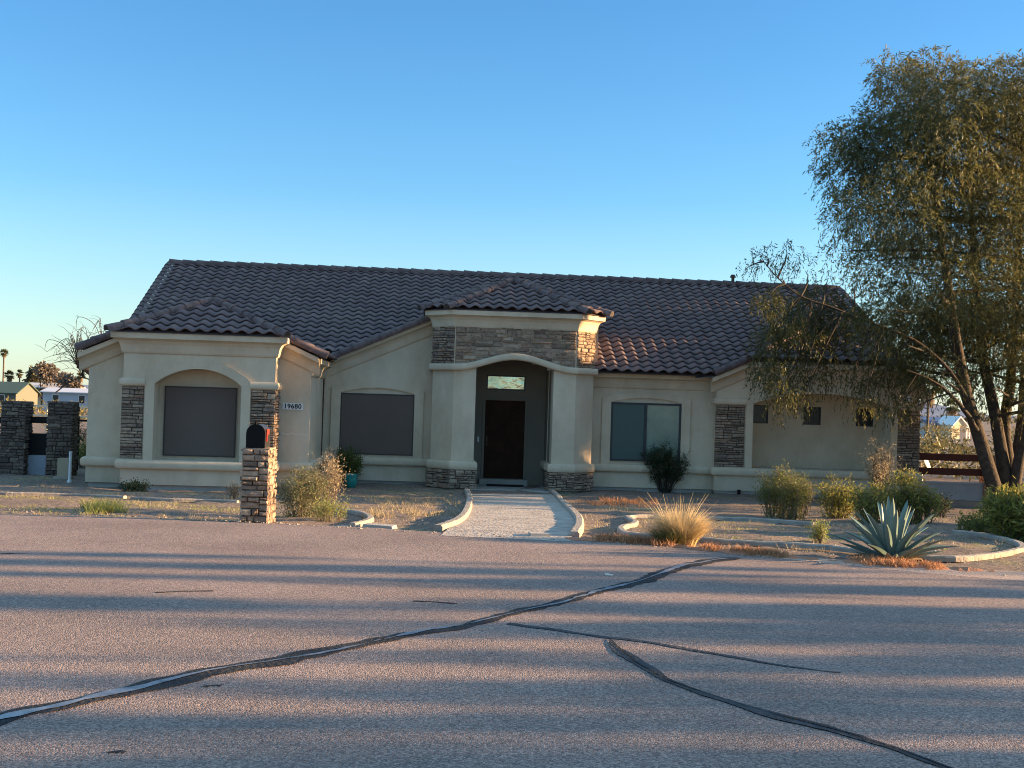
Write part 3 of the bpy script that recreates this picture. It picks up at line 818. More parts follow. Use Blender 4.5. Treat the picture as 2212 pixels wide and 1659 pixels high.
# ---- tile roof
TW, EX = .305, .33
def tiles(mb, O, eu, es, W, S, clips, seed, tw=TW, ex=EX):
    rg = random.Random(seed)
    O, eu, es = Vector(O), Vector(eu).normalized(), Vector(es).normalized()
    en = eu.cross(es).normalized()
    if en.z < 0: en = -en
    bm = bmesh.new(); vl = bm.faces.layers.float.new('var')
    sub = 8; ncol = int(math.ceil(W / tw)); A = .066
    prof = [A * (.5 + .5*math.cos(2*math.pi*(i/sub))) for i in range(sub)]
    k = 0
    while k * ex < S:
        s0, s1 = k*ex, min(S, (k+1)*ex + .03)
        rows = ([], [], [], [])
        lift = [rg.uniform(-.003, .005) for _ in range(ncol+2)]
        for i in range(ncol*sub + 1):
            u = min(i * tw / sub, W)
            h = prof[i % sub]; l = lift[int(i/sub)]
            base = O + eu*u
            rows[0].append(bm.verts.new(base + es*(s0 + .085) + en*(h + .002)))
            rows[1].append(bm.verts.new(base + es*s0 + en*(h + .026 + l)))
            rows[2].append(bm.verts.new(base + es*(s0 - .004) + en*(h + .046 + l)))
            rows[3].append(bm.verts.new(base + es*s1 + en*(h + .004)))
        cols = [rg.random() for _ in range(ncol+2)]
        for i in range(ncol*sub):
            v_ = cols[int((i + sub/2) / sub)]
            for a, b in ((0, 1), (1, 2), (2, 3)):
                try: f = bm.faces.new((rows[a][i], rows[a][i+1], rows[b][i+1], rows[b][i]))
                except ValueError: continue
                f[vl] = v_; f.smooth = (a == 2)
        k += 1
    for co, no in clips:
        bmesh.ops.bisect_plane(bm, geom=list(bm.verts) + list(bm.edges) + list(bm.faces), plane_co=Vector(co), plane_no=Vector(no), clear_outer=True)
    bm.verts.index_update()
    o = len(mb.v)
    mb.v.extend([tuple(v.co) for v in bm.verts])
    for f in bm.faces:
        mb.f.append([v.index + o for v in f.verts]); mb.a.append(f[vl]); mb.s.append(f.smooth)
    bm.free()

CAPRUNS = []
def caps(mb, p0, p1, r=.095, seg=.36, seed=1, up=(0, 0, 1)):
    rg = random.Random(seed); mb = MB(); CAPRUNS.append(mb)
    p0, p1 = Vector(p0), Vector(p1)
    L = (p1-p0).length; d = (p1-p0).normalized()
    up = Vector(up); n = (up - d*up.dot(d)).normalized(); s = d.cross(n).normalized()
    cnt = max(1, round(L/seg)); ln = L/cnt
    for i in range(cnt):
        a = p0 + d*(ln*i - .02); b = p0 + d*(ln*(i+1) + .03)
        r0, r1 = r*1.06, r*.86
        n_ = 9; ja = rg.uniform(-.004, .004)
        ring = lambda c, rr, dz: [c + s*(rr*math.cos(math.pi*(-.12 + 1.24*j/(n_-1)))) + n*(rr*math.sin(math.pi*(-.12 + 1.24*j/(n_-1))) + dz) for j in range(n_)]
        A_ = ring(a, r0, .012+ja); B_ = ring(b, r1, .0); A2 = ring(a, r0*.82, .012+ja)
        v_ = rg.random()
        mb.add(A_ + B_, [(j, j+1, n_+j+1, n_+j) for j in range(n_-1)], v_, True)
        mb.add(A_ + A2, [(j, n_+j, n_+j+1, j+1) for j in range(n_-1)], v_, False)
        mb.add(A2, [list(range(n_))], -1.0, False)

rf = MB(); cp = MB(); su = MB()
EU = Vector((1, 0, 0))
sn = math.sqrt(1 + SL*SL)
# main roof, front slope: eave at w=-.4, ridge at w=6.1
MZ = 2.42
NB = 39 * TW
tiles(rf, (-9.9, -.42, MZ), EU, (0, 1, SL), NB, 6.55*sn, [((0, .16, 0), (0, -1, 0))], 1)
tiles(rf, (-9.9 + NB, -.42, MZ), EU, (0, 1, SL), 11*TW, 6.55*sn, [], 2)
tiles(rf, (-9.9 + NB + 11*TW, -.42, MZ), EU, (0, 1, SL), 20.4 - NB - 11*TW, 6.55*sn, [((0, .0, 0), (0, -1, 0))], 3)
ridge_w, ridge_z = 6.12, MZ + SL*6.54
su.quad([(2.0, -.38, MZ-.03), (5.3, -.38, MZ-.03), (5.3, .2, MZ+.231), (2.0, .2, MZ+.231)])
su.quad([(-9.85, .2, MZ+.231), (10.45, .2, MZ+.231), (10.45, ridge_w, ridge_z-.03), (-9.85, ridge_w, ridge_z-.03)])
su.quad([(10.45, 12.65, MZ), (-9.85, 12.65, MZ), (-9.85, ridge_w, ridge_z+.02), (10.45, ridge_w, ridge_z+.02)])
caps(cp, (-9.95, ridge_w, ridge_z+.05), (10.5, ridge_w, ridge_z+.05), .11, .40, 2)
caps(cp, (-9.97, -.45, MZ+.05), (-9.97, ridge_w, ridge_z+.04), .085, .33, 3, up=(-.35, 0, 1))
caps(cp, (10.55, -.45, MZ+.05), (10.55, ridge_w, ridge_z+.04), .085, .33, 4, up=(.35, 0, 1))
def wing_roof(c, rake_w, eave_w, half, seed, back):
    zr = 2.44 + GH*SL + .02                      # ridge
    zl = zr - GH*SL
    zh = zr - half*SL
    for s in (-1, 1):
        eu = (0, -s*-1, 0) if s < 0 else (0, 1, 0)
        # side slopes: eave runs along w
        if s > 0:
            tiles(rf, (c + GH, rake_w, zl), (0, 1, 0), (-1, 0, SL), back - rake_w, GH*sn, [((c + half, eave_w, zh), (-1, -1, 0))], seed)
        else:
            tiles(rf, (c - GH, back, zl), (0, -1, 0), (1, 0, SL), back - rake_w, GH*sn, [((c - half, eave_w, zh), (1, -1, 0))], seed+1)
        su.quad([(c + s*GH, rake_w, zl-.02), (c + s*GH, back, zl-.02), (c, back, zr-.02), (c, eave_w+half, zr-.02), (c + s*(half - rake_w + eave_w), rake_w, zr-.02 - (half - rake_w + eave_w)*SL)])
        su.quad([(c + s*half, eave_w, zh-.02), (c + s*half, rake_w, zh-.02), (c + s*(half - rake_w + eave_w), rake_w, zr-.02 - (half - rake_w + eave_w)*SL)])
    # hip end in front
    tiles(rf, (c - half, eave_w, zh), EU, (0, 1, SL), 2*half, half*sn, [((c - half, eave_w, zh), (-1, 1, 0)), ((c + half, eave_w, zh), (1, 1, 0))], seed+2)
    su.quad([(c - half, eave_w, zh-.025), (c + half, eave_w, zh-.025), (c, eave_w + half, zr-.025)])
    for s in (-1, 1):
        caps(cp, (c + s*(half+.12), eave_w-.12, zh+.01), (c, eave_w + half, zr+.065), .095, .40, seed+5+s)
        # rake tiles on the low gable shoulders
        caps(cp, (c + s*(GH+.04), rake_w-.01, zl+.02), (c + s*(half-.05), rake_w-.01, zl + (GH-half+.05)*SL+.02), .10, .36, seed+9+s, up=(0, -.5, 1))
    caps(cp, (c, eave_w+half-.05, zr+.06), (c, back, zr+.06), .10, .40, seed+12)
wing_roof(GCL, -3.62, -4.28, 1.80, 20, 2.6)
wing_roof(GCR, -.42, -.55, 1.80, 40, 2.6)
# half gable left of the porch (faces left) and its rake tiles
zt = 2.50
su.quad([(-4.62, -.12, zt), (-4.62, 6, zt), (-2.0, 6, zt + 2.62*SL), (-2.0, -.12, zt + 2.62*SL)])
tiles(rf, (-4.62, 6, zt+.02), (0, -1, 0), (1, 0, SL), 6.12, 2.55*sn, [], 60)
caps(cp, (-4.66, -.16, zt+.03), (-2.12, -.16, zt + 2.50*SL+.03), .10, .36, 61, up=(0, -.5, 1))
# porch hip roof
ZE = 3.83; AP = Vector((0, .72, 4.70))
L0, L1, R1, R0 = Vector((-2.3, -.62, ZE)), Vector((-1.66, -1.26, ZE)), Vector((1.66, -1.26, ZE)), Vector((2.3, -.62, ZE))
fs_ = (AP - Vector((0, -1.26, ZE)))
def clip_hip(a, out):                             # vertical plane through hip a-AP, keep the inside
    d = AP - a; n = Vector((d.y, -d.x, 0))
    if n.dot(Vector((*out, 0)) ) < 0: n = -n
    return (a, n)
tiles(rf, L1, EU, fs_, 3.32, fs_.length, [clip_hip(L1, (-1, 0)), clip_hip(R1, (1, 0))], 70)
for a, b, sgn in ((L0, L1, -1), (R1, R0, 1)):
    eu = (b - a).normalized(); mid = (a + b)/2
    t = eu.dot(AP - a); foot = a + eu*t; es = AP - foot
    o = a - eu*.6
    tiles(rf, o, eu, es, (b-a).length + 1.2 + abs(t), es.length, [clip_hip(a, tuple((-eu).to_2d())), clip_hip(b, tuple(eu.to_2d()))], 72 + sgn)
for s in (-1, 1):
    e0 = Vector((s*2.3, -.62, ZE)); sl_ = (AP.z - ZE) / 2.3
    S_ = math.hypot(2.3, AP.z-ZE)
    if s > 0: tiles(rf, (2.3, -.62, ZE), (0, 1, 0), (-1, 0, sl_), 5.6, S_, [clip_hip(R0, (0, -1))], 75)
    else: tiles(rf, (-2.3, 4.98, ZE), (0, -1, 0), (1, 0, sl_), 5.6, S_, [clip_hip(L0, (0, -1))], 76)
    su.quad([(s*2.3, -.62, ZE-.02), (s*2.3, 5, ZE-.02), (0, 5, AP.z-.02), (0, .72, AP.z-.02)])
su.quad([L1 - Vector((0,0,.03)), R1 - Vector((0,0,.03)), AP - Vector((0,0,.03))])
su.quad([L0 - Vector((0,0,.03)), L1 - Vector((0,0,.03)), AP - Vector((0,0,.03))])
su.quad([R1 - Vector((0,0,.03)), R0 - Vector((0,0,.03)), AP - Vector((0,0,.03))])
for i, a in enumerate((L0, L1, R1, R0)):
    d = (a - AP).normalized()
    caps(cp, a + d*.12 + Vector((0, 0, .045)), AP + Vector((0, 0, .07)), .10, .37, 80+i)
caps(cp, AP + Vector((0, -.05, .065)), (0, 5.2, AP.z+.065), .10, .40, 85)
roof = rf.build('roof', TILE, house)
for m_ in CAPRUNS: m_.build('ridge_tiles', CAP, roof)
su.build('roof_deck', CAP, roof)
# loose flashing at the right valley, dark gutter piece at the left valley, vent on the ridge, camera at the right corner
fl = MB(); fl.add([(4.62, -.42, 2.335), (5.12, -.46, 2.39), (5.16, -.2, 2.42), (4.75, -.2, 2.40), (4.62, -.42, 2.325), (5.12, -.46, 2.38), (5.16, -.2, 2.41), (4.75, -.2, 2.39)], [(0,1,2,3), (7,6,5,4), (0,4,5,1), (1,5,6,2), (2,6,7,3), (3,7,4,0)])
fl.build('loose_flashing', mat_basic('old_metal', (.2, .2, .2), .5, metal=.6, noise=6), house)
gt = MB(); gt.tube([(-4.72, -3.3, 2.50), (-4.66, .0, 2.43)], .05, 8)
gt.tube([(-4.78, .05, 2.40), (-4.82, .06, 2.2), (-4.78, .07, 1.9), (-4.78, .07, -.4)], .012, 6)
gt.build('valley_gutter', BRONZE, house)
vt = MB(); vt.tube([(7.17, 6.12, ridge_z+.1), (7.17, 6.12, ridge_z+.3)], .05, 8); vt.tube([(7.17, 6.12, ridge_z+.27), (7.17, 6.12, ridge_z+.36)], [.10, .06], 8)
vt.build('vent_pipe', BRONZE, roof)
cmr = MB(); cmr.tube([(10.35, -.2, 1.98), (10.35, -.36, 1.94)], .045, 8); cmr.box(10.30, 10.40, -.24, -.2, 1.93, 2.05)
cmr.build('security_camera', WHITE, house)
spg = MB(); spg.tube([(5.9, -.3, -.49), (5.9, -.33, -.72)], [.05, .03], 7); spg.build('drain_spout', BLACK, house)

# ------------------------------------------------------------------ mailbox on its stone pillar
base = G(545, 1131)
MX, MY = -3.27, 16.35
mz = gz(MX, MY)
pil = thing('mailbox_pillar', (MX, MY, mz), 'stacked ledgestone pillar carrying the black mailbox beside the road', 'pillar', rz=R(2))
def stone_pillar(parent, wx, wy, h, seed, taper=0.0, rh=(.05, .10), rw=(.09, .30), prot=(.01, .05), cap=True, face_mats=STONE):
    mb = MB()
    hx, hy = wx/2, wy/2
    mb.box(-hx+.01, hx-.01, -hy+.01, hy-.01, -.15, h-.01, -1.0)
    cs = [(-hx, -hy), (hx, -hy), (hx, hy), (-hx, hy)]
    for i in range(4):
        mp, L = plane_map(cs[i], cs[(i+1) % 4])
        stones(mb, -.02, L+.02, -.06, h, mp, seed+i, rh=rh, rw=rw, prot=prot, cond=lambda *a_: True)
    if cap:
        rg = random.Random(seed)
        mb.box(-hx-.01, hx+.01, -hy-.01, hy+.01, h-.012, h+.01, .4)
    return mb.build('stone_veneer', face_mats, parent)
stone_pillar(pil, .32, .52, .97, 101, rh=(.05, .10), rw=(.10, .28), prot=(.012, .05), face_mats=STONE)
mbx = thing('mailbox', (MX-.015, MY-.02, mz+.985), 'black arch topped mailbox with a red flag standing on the stone pillar', 'mailbox', rz=R(2))
mw, mh, md = .115, .30, .46
def mb_profile(w, h, n=12):
    return [(-w, 0), (w, 0), (w, h-w)] + [(w*math.cos(math.pi*i/n), h-w + w*math.sin(math.pi*i/n)) for i in range(1, n)] + [(-w, h-w)]
def mb_body(w, h, y0, y1, name, mat, parent):
    m = MB(); p = mb_profile(w, h); n = len(p)
    vs = [(x, y0, z) for x, z in p] + [(x, y1, z) for x, z in p]
    m.add(vs, [(i, (i+1) % n, n+(i+1) % n, n+i) for i in range(n)], .5, False)
    m.add([(x, y0, z) for x, z in p], [list(range(n))[::-1]]); m.add([(x, y1, z) for x, z in p], [list(range(n))])
    return m.build(name, mat, parent)
mb_body(mw, mh, -md/2, md/2, 'body', MBOX, mbx)
mdr = mb_body(mw+.006, mh+.006, -md/2-.012, -md/2+.03, 'door', BLACK, mbx)
kb = MB(); kb.tube([(0, -md/2-.02, mh+.0), (0, -md/2-.02, mh+.035)], [.012, .018], 8); kb.build('handle', BLACK, mdr)
fg = MB(); fg.box(mw+.004, mw+.012, -.12, -.09, .08, .24); fg.box(mw+.004, mw+.012, -.09, .05, .17, .235); fg.build('flag', RED, mbx)

# ------------------------------------------------------------------ concrete edging, walkway, stones
def smooth_path(pts, step=.12):
    pts = [Vector(p) for p in pts]; out = []
    for i in range(len(pts)-1):
        p0 = pts[max(i-1,0)]; p1 = pts[i]; p2 = pts[i+1]; p3 = pts[min(i+2, len(pts)-1)]
        k = max(3, int((p2-p1).length/step))
        for j in range(k):
            t = j/k
            out.append(.5*((2*p1) + (p2-p0)*t + (2*p0-5*p1+4*p2-p3)*t*t + (3*p1-p0-3*p2+p3)*t*t*t))
    out.append(pts[-1]); return out
def kerb(name, pts, w, h, label, cat='kerb', seed=1, group=None, mat=None):
    rg = random.Random(seed)
    pts = smooth_path(pts); n = len(pts); mb = MB(); vs = []
    prof = [(-.5, -.1), (-.5, .72), (-.32, 1.0), (.32, 1.0), (.5, .72), (.5, -.1)]
    m_ = len(prof); joint = 0
    for i, p in enumerate(pts):
        d = pts[min(i+1,n-1)] - pts[max(i-1,0)]; d.z = 0; d.normalize(); s = Vector((d.y, -d.x, 0))
        hh = h * (1 + rg.uniform(-.07, .07)); ww = w*(1 + rg.uniform(-.05, .05))
        for a, b in prof:
            q = p + s*a*ww
            vs.append((q.x, q.y, gz(q.x, q.y) + b*hh + .01))
    fs = [(i*m_+k, i*m_+k+1, (i+1)*m_+k+1, (i+1)*m_+k) for i in range(n-1) for k in range(m_-1)]
    fs += [tuple(range(m_))[::-1], tuple((n-1)*m_+k for k in range(m_))]
    mb.add(vs, fs)
    return tag(mb.build(name, mat or KERBM), label, cat, group)
KERBM = mat_basic('dusty_concrete', (.36, .315, .265), .95, noise=5, col2=(.25, .21, .175), bump=.8, bump_scale=24)
ED = 'concrete garden edging'
kerb('garden_kerb', gpts((-260, 1060), (-120, 1066), (0, 1070), (160, 1074), (270, 1079)), .10, .055, 'pale concrete garden kerb running across the left yard from the picture edge', seed=1, group=ED)
kerb('garden_kerb', gpts((285, 1081), (360, 1084), (440, 1086), (514, 1089)), .10, .055, 'short cracked concrete kerb piece ending behind the mailbox pillar', seed=2, group=ED)
kerb('garden_kerb', gpts((700, 1104), (745, 1108), (785, 1116), (800, 1127), (788, 1135), (760, 1141)), .10, .06, 'curved concrete kerb bending out right of the olive twiggy bush by the mailbox', seed=3, group=ED)
kerb('walk_kerb', gpts((1008, 1064), (1014, 1080), (1012, 1098), (1006, 1115), (996, 1128), (978, 1140), (945, 1152)), .13, .09, 'left walkway kerb curving out to the road', seed=4, group='walkway kerbs')
kerb('walk_kerb', gpts((1192, 1066), (1207, 1080), (1222, 1097), (1240, 1115), (1250, 1130), (1250, 1148), (1240, 1166)), .13, .09, 'right walkway kerb curving down to the road', seed=5, group='walkway kerbs')
kerb('garden_kerb', gpts((1760, 1136), (1680, 1130), (1620, 1126.5), (1532, 1123.5), (1450, 1121), (1395, 1119.5), (1358, 1121.5), (1360, 1126), (1372, 1133), (1366, 1139), (1348, 1143), (1341, 1149), (1348, 1156), (1366, 1161), (1420, 1164), (1500, 1170), (1580, 1177), (1680, 1182), (1780, 1188), (1860, 1197), (1960, 1208), (2020, 1212), (2080, 1213), (2150, 1205), (2200, 1195), (2209, 1188), (2195, 1178), (2166, 1170), (2120, 1160), (2060, 1154)), .10, .055, 'long looping concrete kerb round the planting bed with the agave', seed=6, group=ED)
WALK = mat_basic('walk_concrete', (.46, .40, .34), .95, noise=3.0, col2=(.26, .22, .185), bump=1.0, bump_scale=22)
def walkway():
    lft = gpts((1012, 1071), (1018, 1080), (1017, 1098), (1010, 1115), (1000, 1128), (984, 1141), (950, 1163))
    rgt = gpts((1190, 1072), (1203, 1080), (1217, 1097), (1235, 1115), (1244, 1130), (1243, 1148), (1232, 1176))
    lft = smooth_path(lft, .4); rgt = smooth_path(rgt, .4); mb = MB(); vs = []
    n = 40
    for i in range(n):
        a = lft[int(i*(len(lft)-1)/(n-1))]; b = rgt[int(i*(len(rgt)-1)/(n-1))]
        for j in range(9):
            p = a.lerp(b, j/8); vs.append((p.x, p.y, gz(p.x, p.y) + (.045 if i < n-2 else .033)))
    mb.add(vs, [(i*9+j, i*9+j+1, (i+1)*9+j+1, (i+1)*9+j) for i in range(n-1) for j in range(8)][::1])
    tag(mb.build('walkway', WALK), kind='structure')
walkway()
def block(p, sx, sy, sz, rz, name, label, cat, mat):
    mb = MB(); rg = random.Random(int(p.x*100) % 97)
    vs = []
    for z in (0, 1):
        for x, y in ((-1,-1),(1,-1),(1,1),(-1,1)):
            vs.append((x*sx/2*(1-.1*z)+rg.uniform(-.01,.01), y*sy/2*(1-.1*z)+rg.uniform(-.01,.01), z*sz - .03 + rg.uniform(-.008,.008)))
    mb.add(vs, [(0,3,2,1),(4,5,6,7),(0,1,5,4),(1,2,6,5),(2,3,7,6),(3,0,4,7)])
    o = mb.build(name, mat); o.location = p; o.rotation_euler = (0, 0, rz)
    return tag(o, label, cat)
block(G(1165, 1164), .26, .2, .10, R(8), 'concrete_block', 'small pale concrete block lying at the road end of the walkway', 'block', CONC)
block(G(820, 1142), .42, .22, .08, R(-12), 'concrete_chunk', 'broken concrete chunk lying by the curved kerb at the road edge', 'concrete chunk', CONC)
block(G(752, 1140), .30, .12, .06, R(10), 'concrete_chunk', 'flat grey concrete chunk beside the olive bush at the road edge', 'concrete chunk', CONC)

# ------------------------------------------------------------------ plants
RNG = np.random.default_rng(42)
LF_OLIVE = mat_leaf('olive_leaf', (.085, .105, .045), (.18, .18, .08), .3)
LF_GREEN = mat_leaf('green_leaf', (.055, .085, .022), (.22, .22, .05), .4)
LF_DARK = mat_leaf('dark_green_leaf', (.022, .042, .016), (.05, .075, .026), .3)
LF_OLEA = mat_leaf('oleander_leaf', (.10, .115, .028), (.36, .32, .075), .48)
LF_DRY = mat_leaf('dry_twig_leaf', (.30, .23, .14), (.50, .40, .25), .3)
LF_SUNLIT = mat_leaf('sunlit_dry_leaf', (.48, .39, .24), (.70, .58, .38), .35)  # dry leaves brightened; sunlight is put into their colour
LF_ACACIA = mat_leaf('acacia_leaf', (.042, .050, .022), (.165, .15, .045), .46)
LF_GRASSD = mat_leaf('straw_blade', (.46, .35, .18), (.66, .52, .30), .4)
LF_GRASSG = mat_leaf('green_blade', (.10, .12, .045), (.22, .22, .09), .35)
LF_DRYG = mat_leaf('dull_straw', (.26, .205, .125), (.40, .325, .20), .3)
LF_RED = mat_leaf('dead_weed', (.34, .15, .075), (.46, .25, .12), .3)
LF_YEL = mat_leaf('weed_blade', (.16, .20, .05), (.34, .33, .10), .35)
LF_AGAVE = mat_basic('agave_leaf', (.135, .20, .175), .45, noise=3, col2=(.11, .165, .145), spec=.45, var=.12)
LF_PALM = mat_leaf('palm_frond', (.035, .055, .018), (.10, .105, .04), .25)
LF_PALMD = mat_leaf('palm_skirt', (.16, .11, .06), (.24, .17, .09), .2)
LF_FARY = mat_leaf('far_brush_leaf', (.16, .14, .05), (.30, .24, .09), .3)

def shrub(name, label, p, h, r, n_stem, n_leaf, leaf, mat, stem_mat=TWIG, cat='shrub', spread=.9, droop=0.0, base_r=.15, top_bias=.0, seed=1, stem_r=.008, side=5, flat=1.0, group=None, jitter=.04):
    """stems fan out from the base; each carries side twigs with leaves along their outer part"""
    rg = np.random.default_rng(seed); rr = random.Random(seed)
    o = thing(name, p, label, cat, group)
    sm = MB(); P = []; D = []; V = []
    tips = []
    for i in range(n_stem):
        a = rr.uniform(0, 2*math.pi); q = math.sqrt(rr.random())
        tilt = q * spread
        hh = h * rr.uniform(.72, 1.05) * (1 - .35*q*q)
        b = Vector((base_r*q*math.cos(a), base_r*q*math.sin(a)*flat, -.03))
        top = Vector((r*q*math.cos(a)*rr.uniform(.8, 1.1), r*q*math.sin(a)*flat*rr.uniform(.8, 1.1), hh))
        mid = b.lerp(top, .5) + Vector((rr.uniform(-.06, .06)*h, rr.uniform(-.06, .06)*h, .06*h))
        pts = [b, b.lerp(mid, .6), mid, mid.lerp(top, .55) + Vector((rr.uniform(-.03,.03), rr.uniform(-.03,.03), .02))*h, top - Vector((0,0,droop*h))]
        sm.tube(pts, [stem_r, stem_r*.85, stem_r*.65, stem_r*.45, stem_r*.2], 5, cap=False)
        tips.append(pts)
        for k in range(side):
            t = rr.uniform(.3, .95); j = min(3, int(t*4)); c = pts[j].lerp(pts[j+1], t*4-j)
            dv = Vector((rr.gauss(0, 1), rr.gauss(0, 1)*flat, rr.uniform(.1, 1.2))).normalized() * rr.uniform(.10, .28) * h
            e = c + dv
            sm.tube([c, c.lerp(e, .5) + Vector((0,0,.01)), e], [stem_r*.4, stem_r*.3, stem_r*.12], 4, cap=False)
            tips.append([c, c.lerp(e, .33), c.lerp(e, .6), c.lerp(e, .8), e])
    sm.build('stems', stem_mat, o)
    T = np.array([[list(q) for q in t] for t in tips])
    idx = rg.integers(0, len(T), n_leaf); t = rg.random(n_leaf)**(.7 if base_r < .16 else 1.15) * 3.999
    j = t.astype(int); fr_ = (t - j)[:, None]
    c = T[idx, j]*(1-fr_) + T[idx, j+1]*fr_
    d = T[idx, j+1] - T[idx, j]; d /= np.linalg.norm(d, axis=1, keepdims=True) + 1e-9
    c = c + rg.normal(size=c.shape)*jitter
    D = d*.8 + rg.normal(size=c.shape)*.75
    if base_r >= .16:                              # leafy skirt down to the ground
        k_ = int(n_leaf*.24); an = rg.uniform(0, 2*np.pi, k_); q_ = rg.random(k_)**.5
        zz = h*.55*rg.random(k_)**1.2
        c[:k_, 0] = r*.92*q_*np.cos(an)*(.75 + .35*zz/h); c[:k_, 1] = r*.92*q_*np.sin(an)*(.75 + .35*zz/h); c[:k_, 2] = zz
    c[:, 2] = np.maximum(c[:, 2], .02)
    var = np.clip(rg.normal(.45, .25, n_leaf), 0, 1)
    L = leaf[0]*rg.uniform(.6, 1.3, n_leaf); W_ = leaf[1]*rg.uniform(.7, 1.2, n_leaf)
    quads_mesh('foliage', mat, o, leaves(c, D, L, W_, rg), var)
    return o

def blades(name, mat, parent, n, r, h, rg, lean=.8, w=.006, hvar=.35, segs=4, x0=0.0, y0=0.0, zb=0.0, droop=.35, ang=None):
    a = rg.uniform(0, 2*np.pi, n) if ang is None else rg.normal(ang[0], ang[1], n)
    q = np.sqrt(rg.random(n))
    bx = x0 + r*.35*q*np.cos(a); by = y0 + r*.35*q*np.sin(a)
    hh = h*rg.uniform(1-hvar, 1.1, n)
    ln = r*q*lean*rg.uniform(.6, 1.25, n)
    aa = a + rg.normal(0, .35, n)
    S = np.stack([-np.sin(aa + rg.normal(0, .8, n)), np.cos(aa), np.zeros(n)], 1)
    out = []; prev = None
    for k in range(segs+1):
        t = k/segs
        x = bx + np.cos(aa)*ln*t**1.6; y = by + np.sin(aa)*ln*t**1.6
        z = zb + hh*(t - droop*q*t**3)
        c = np.stack([x, y, z], 1); ww = w*(1-.85*t)
        A, B = c + S*ww/2, c - S*ww/2
        if prev is not None: out.append(np.stack([prev[0], prev[1], B, A], 1))
        prev = (A, B)
    V = np.concatenate(out); var = np.tile(np.clip(rg.normal(.5, .28, n), 0, 1), segs)
    return quads_mesh(name, mat, parent, V, var)

# olive twiggy bush right of the mailbox
shrub('desert_bush', 'olive brown twiggy bush right of the mailbox pillar', Vector((-2.93, 17.85, gz(0, 17.85))), .74, .44, 52, 5600, (.035, .014), LF_OLIVE, seed=3, side=9, spread=1, base_r=.22, stem_r=.006)
shrub('desert_bush', 'taller dry grey bush leaning behind the olive bush near the mailbox', Vector((-2.72, 18.5, gz(0, 18.5))), 1.0, .30, 20, 1700, (.032, .013), LF_DRY, seed=4, side=9, base_r=.14, stem_r=.006)
shrub('desert_bush', 'low yellow green bush at the foot of the olive bush by the road', Vector((-2.42, 17.0, gz(0, 17.0))), .34, .26, 24, 1500, (.03, .012), LF_YEL, seed=5, side=6, base_r=.14, stem_r=.005)
# potted plant
pp = G(757, 1053)
pot = thing('plant_pot', pp, 'shiny teal glazed pot below the left shaded window', 'plant pot')
m = MB(); n_ = 16
prof = [(.10, 0), (.15, .08), (.17, .2), (.155, .3), (.165, .33), (.15, .33), (.14, .28)]
rings = [[(r_*math.cos(2*math.pi*k_/n_), r_*math.sin(2*math.pi*k_/n_), z_) for k_ in range(n_)] for r_, z_ in prof]
m.add([q for r_ in rings for q in r_], [(i*n_+k_, i*n_+(k_+1)%n_, (i+1)*n_+(k_+1)%n_, (i+1)*n_+k_) for i in range(len(prof)-1) for k_ in range(n_)], .5, True)
m.build('pot', TEAL, pot)
m = MB(); m.add([(.145*math.cos(2*math.pi*k_/n_), .145*math.sin(2*math.pi*k_/n_), .28) for k_ in range(n_)], [list(range(n_))]); m.build('soil', BARK, pot)
shrub('green_bush', 'rounded bright green bush growing behind the teal pot', G(750, 1046), .88, .36, 40, 5200, (.05, .03), LF_GREEN, seed=6, side=9, base_r=.12)
shrub('window_bush', 'dark green vase shaped bush in front of the sliding window', G(1435, 1062), 1.25, .66, 80, 11000, (.07, .018), LF_DARK, seed=7, side=10, base_r=.14, stem_mat=BARK, stem_r=.012)
shrub('round_shrub', 'broad yellow green shrub with pale upright tips before the right wing', G(1697, 1120), .98, .52, 70, 8500, (.05, .014), LF_GREEN, seed=8, side=8, base_r=.35)
shrub('round_shrub', 'thin dry stalks rising behind the broad yellow green shrub', G(1722, 1112), 1.05, .35, 22, 900, (.035, .010), LF_DRY, seed=9, side=4, base_r=.25)
shrub('dark_bush', 'small dark bush with bare stems against the right wing wall', G(1652, 1063), .62, .36, 26, 1500, (.05, .022), LF_DARK, seed=10, side=6, base_r=.08, stem_mat=BARK)
shrub('bare_bush', 'leafless dark twiggy bush beside the drain spout of the right wing', G(1596, 1066), .62, .40, 20, 260, (.03, .012), LF_DARK, seed=11, side=8, base_r=.05, stem_mat=BARK, stem_r=.006)
for i, (px, py, hpx, r_, nl, lab) in enumerate([
    (1808, 1120, 92, .45, 4200, 'leafy oleander shrub left of the agave, before the right wing'),
    (1880, 1130, 82, .40, 3600, 'oleander shrub directly behind the agave'),
    (1950, 1130, 118, .46, 5200, 'tallest yellow tipped oleander shrub behind the agave'),
    (1995, 1132, 82, .28, 2600, 'oleander shrub in front of the low pinkish wall'),
    (2032, 1118, 50, .16, 700, 'small grey green shrub against the low pinkish wall')]):
    q = G(px, py); shrub('oleander', lab, q, hpx*q.y/FPX, r_, 34, int(nl*.52), (.10, .020), LF_OLEA if i < 4 else LF_DARK, seed=20+i, side=6, base_r=r_*.45, group='oleander shrubs behind the agave')
q = G(1900, 1095); shrub('tall_dry_bush', 'tall pale dry bush standing before the right stone column', q, 150*q.y/FPX, .36, 46, 5200, (.04, .013), LF_SUNLIT, seed=30, side=10, base_r=.08, stem_r=.008, spread=.6)
q = G(2196, 1166); shrub('oleander', 'big glossy green oleander in front of the tree trunk at the right edge', q, 118*q.y/FPX, .44, 54, 5200, (.12, .028), LF_OLEA, seed=31, side=7, base_r=.28, group='oleander shrubs behind the agave')
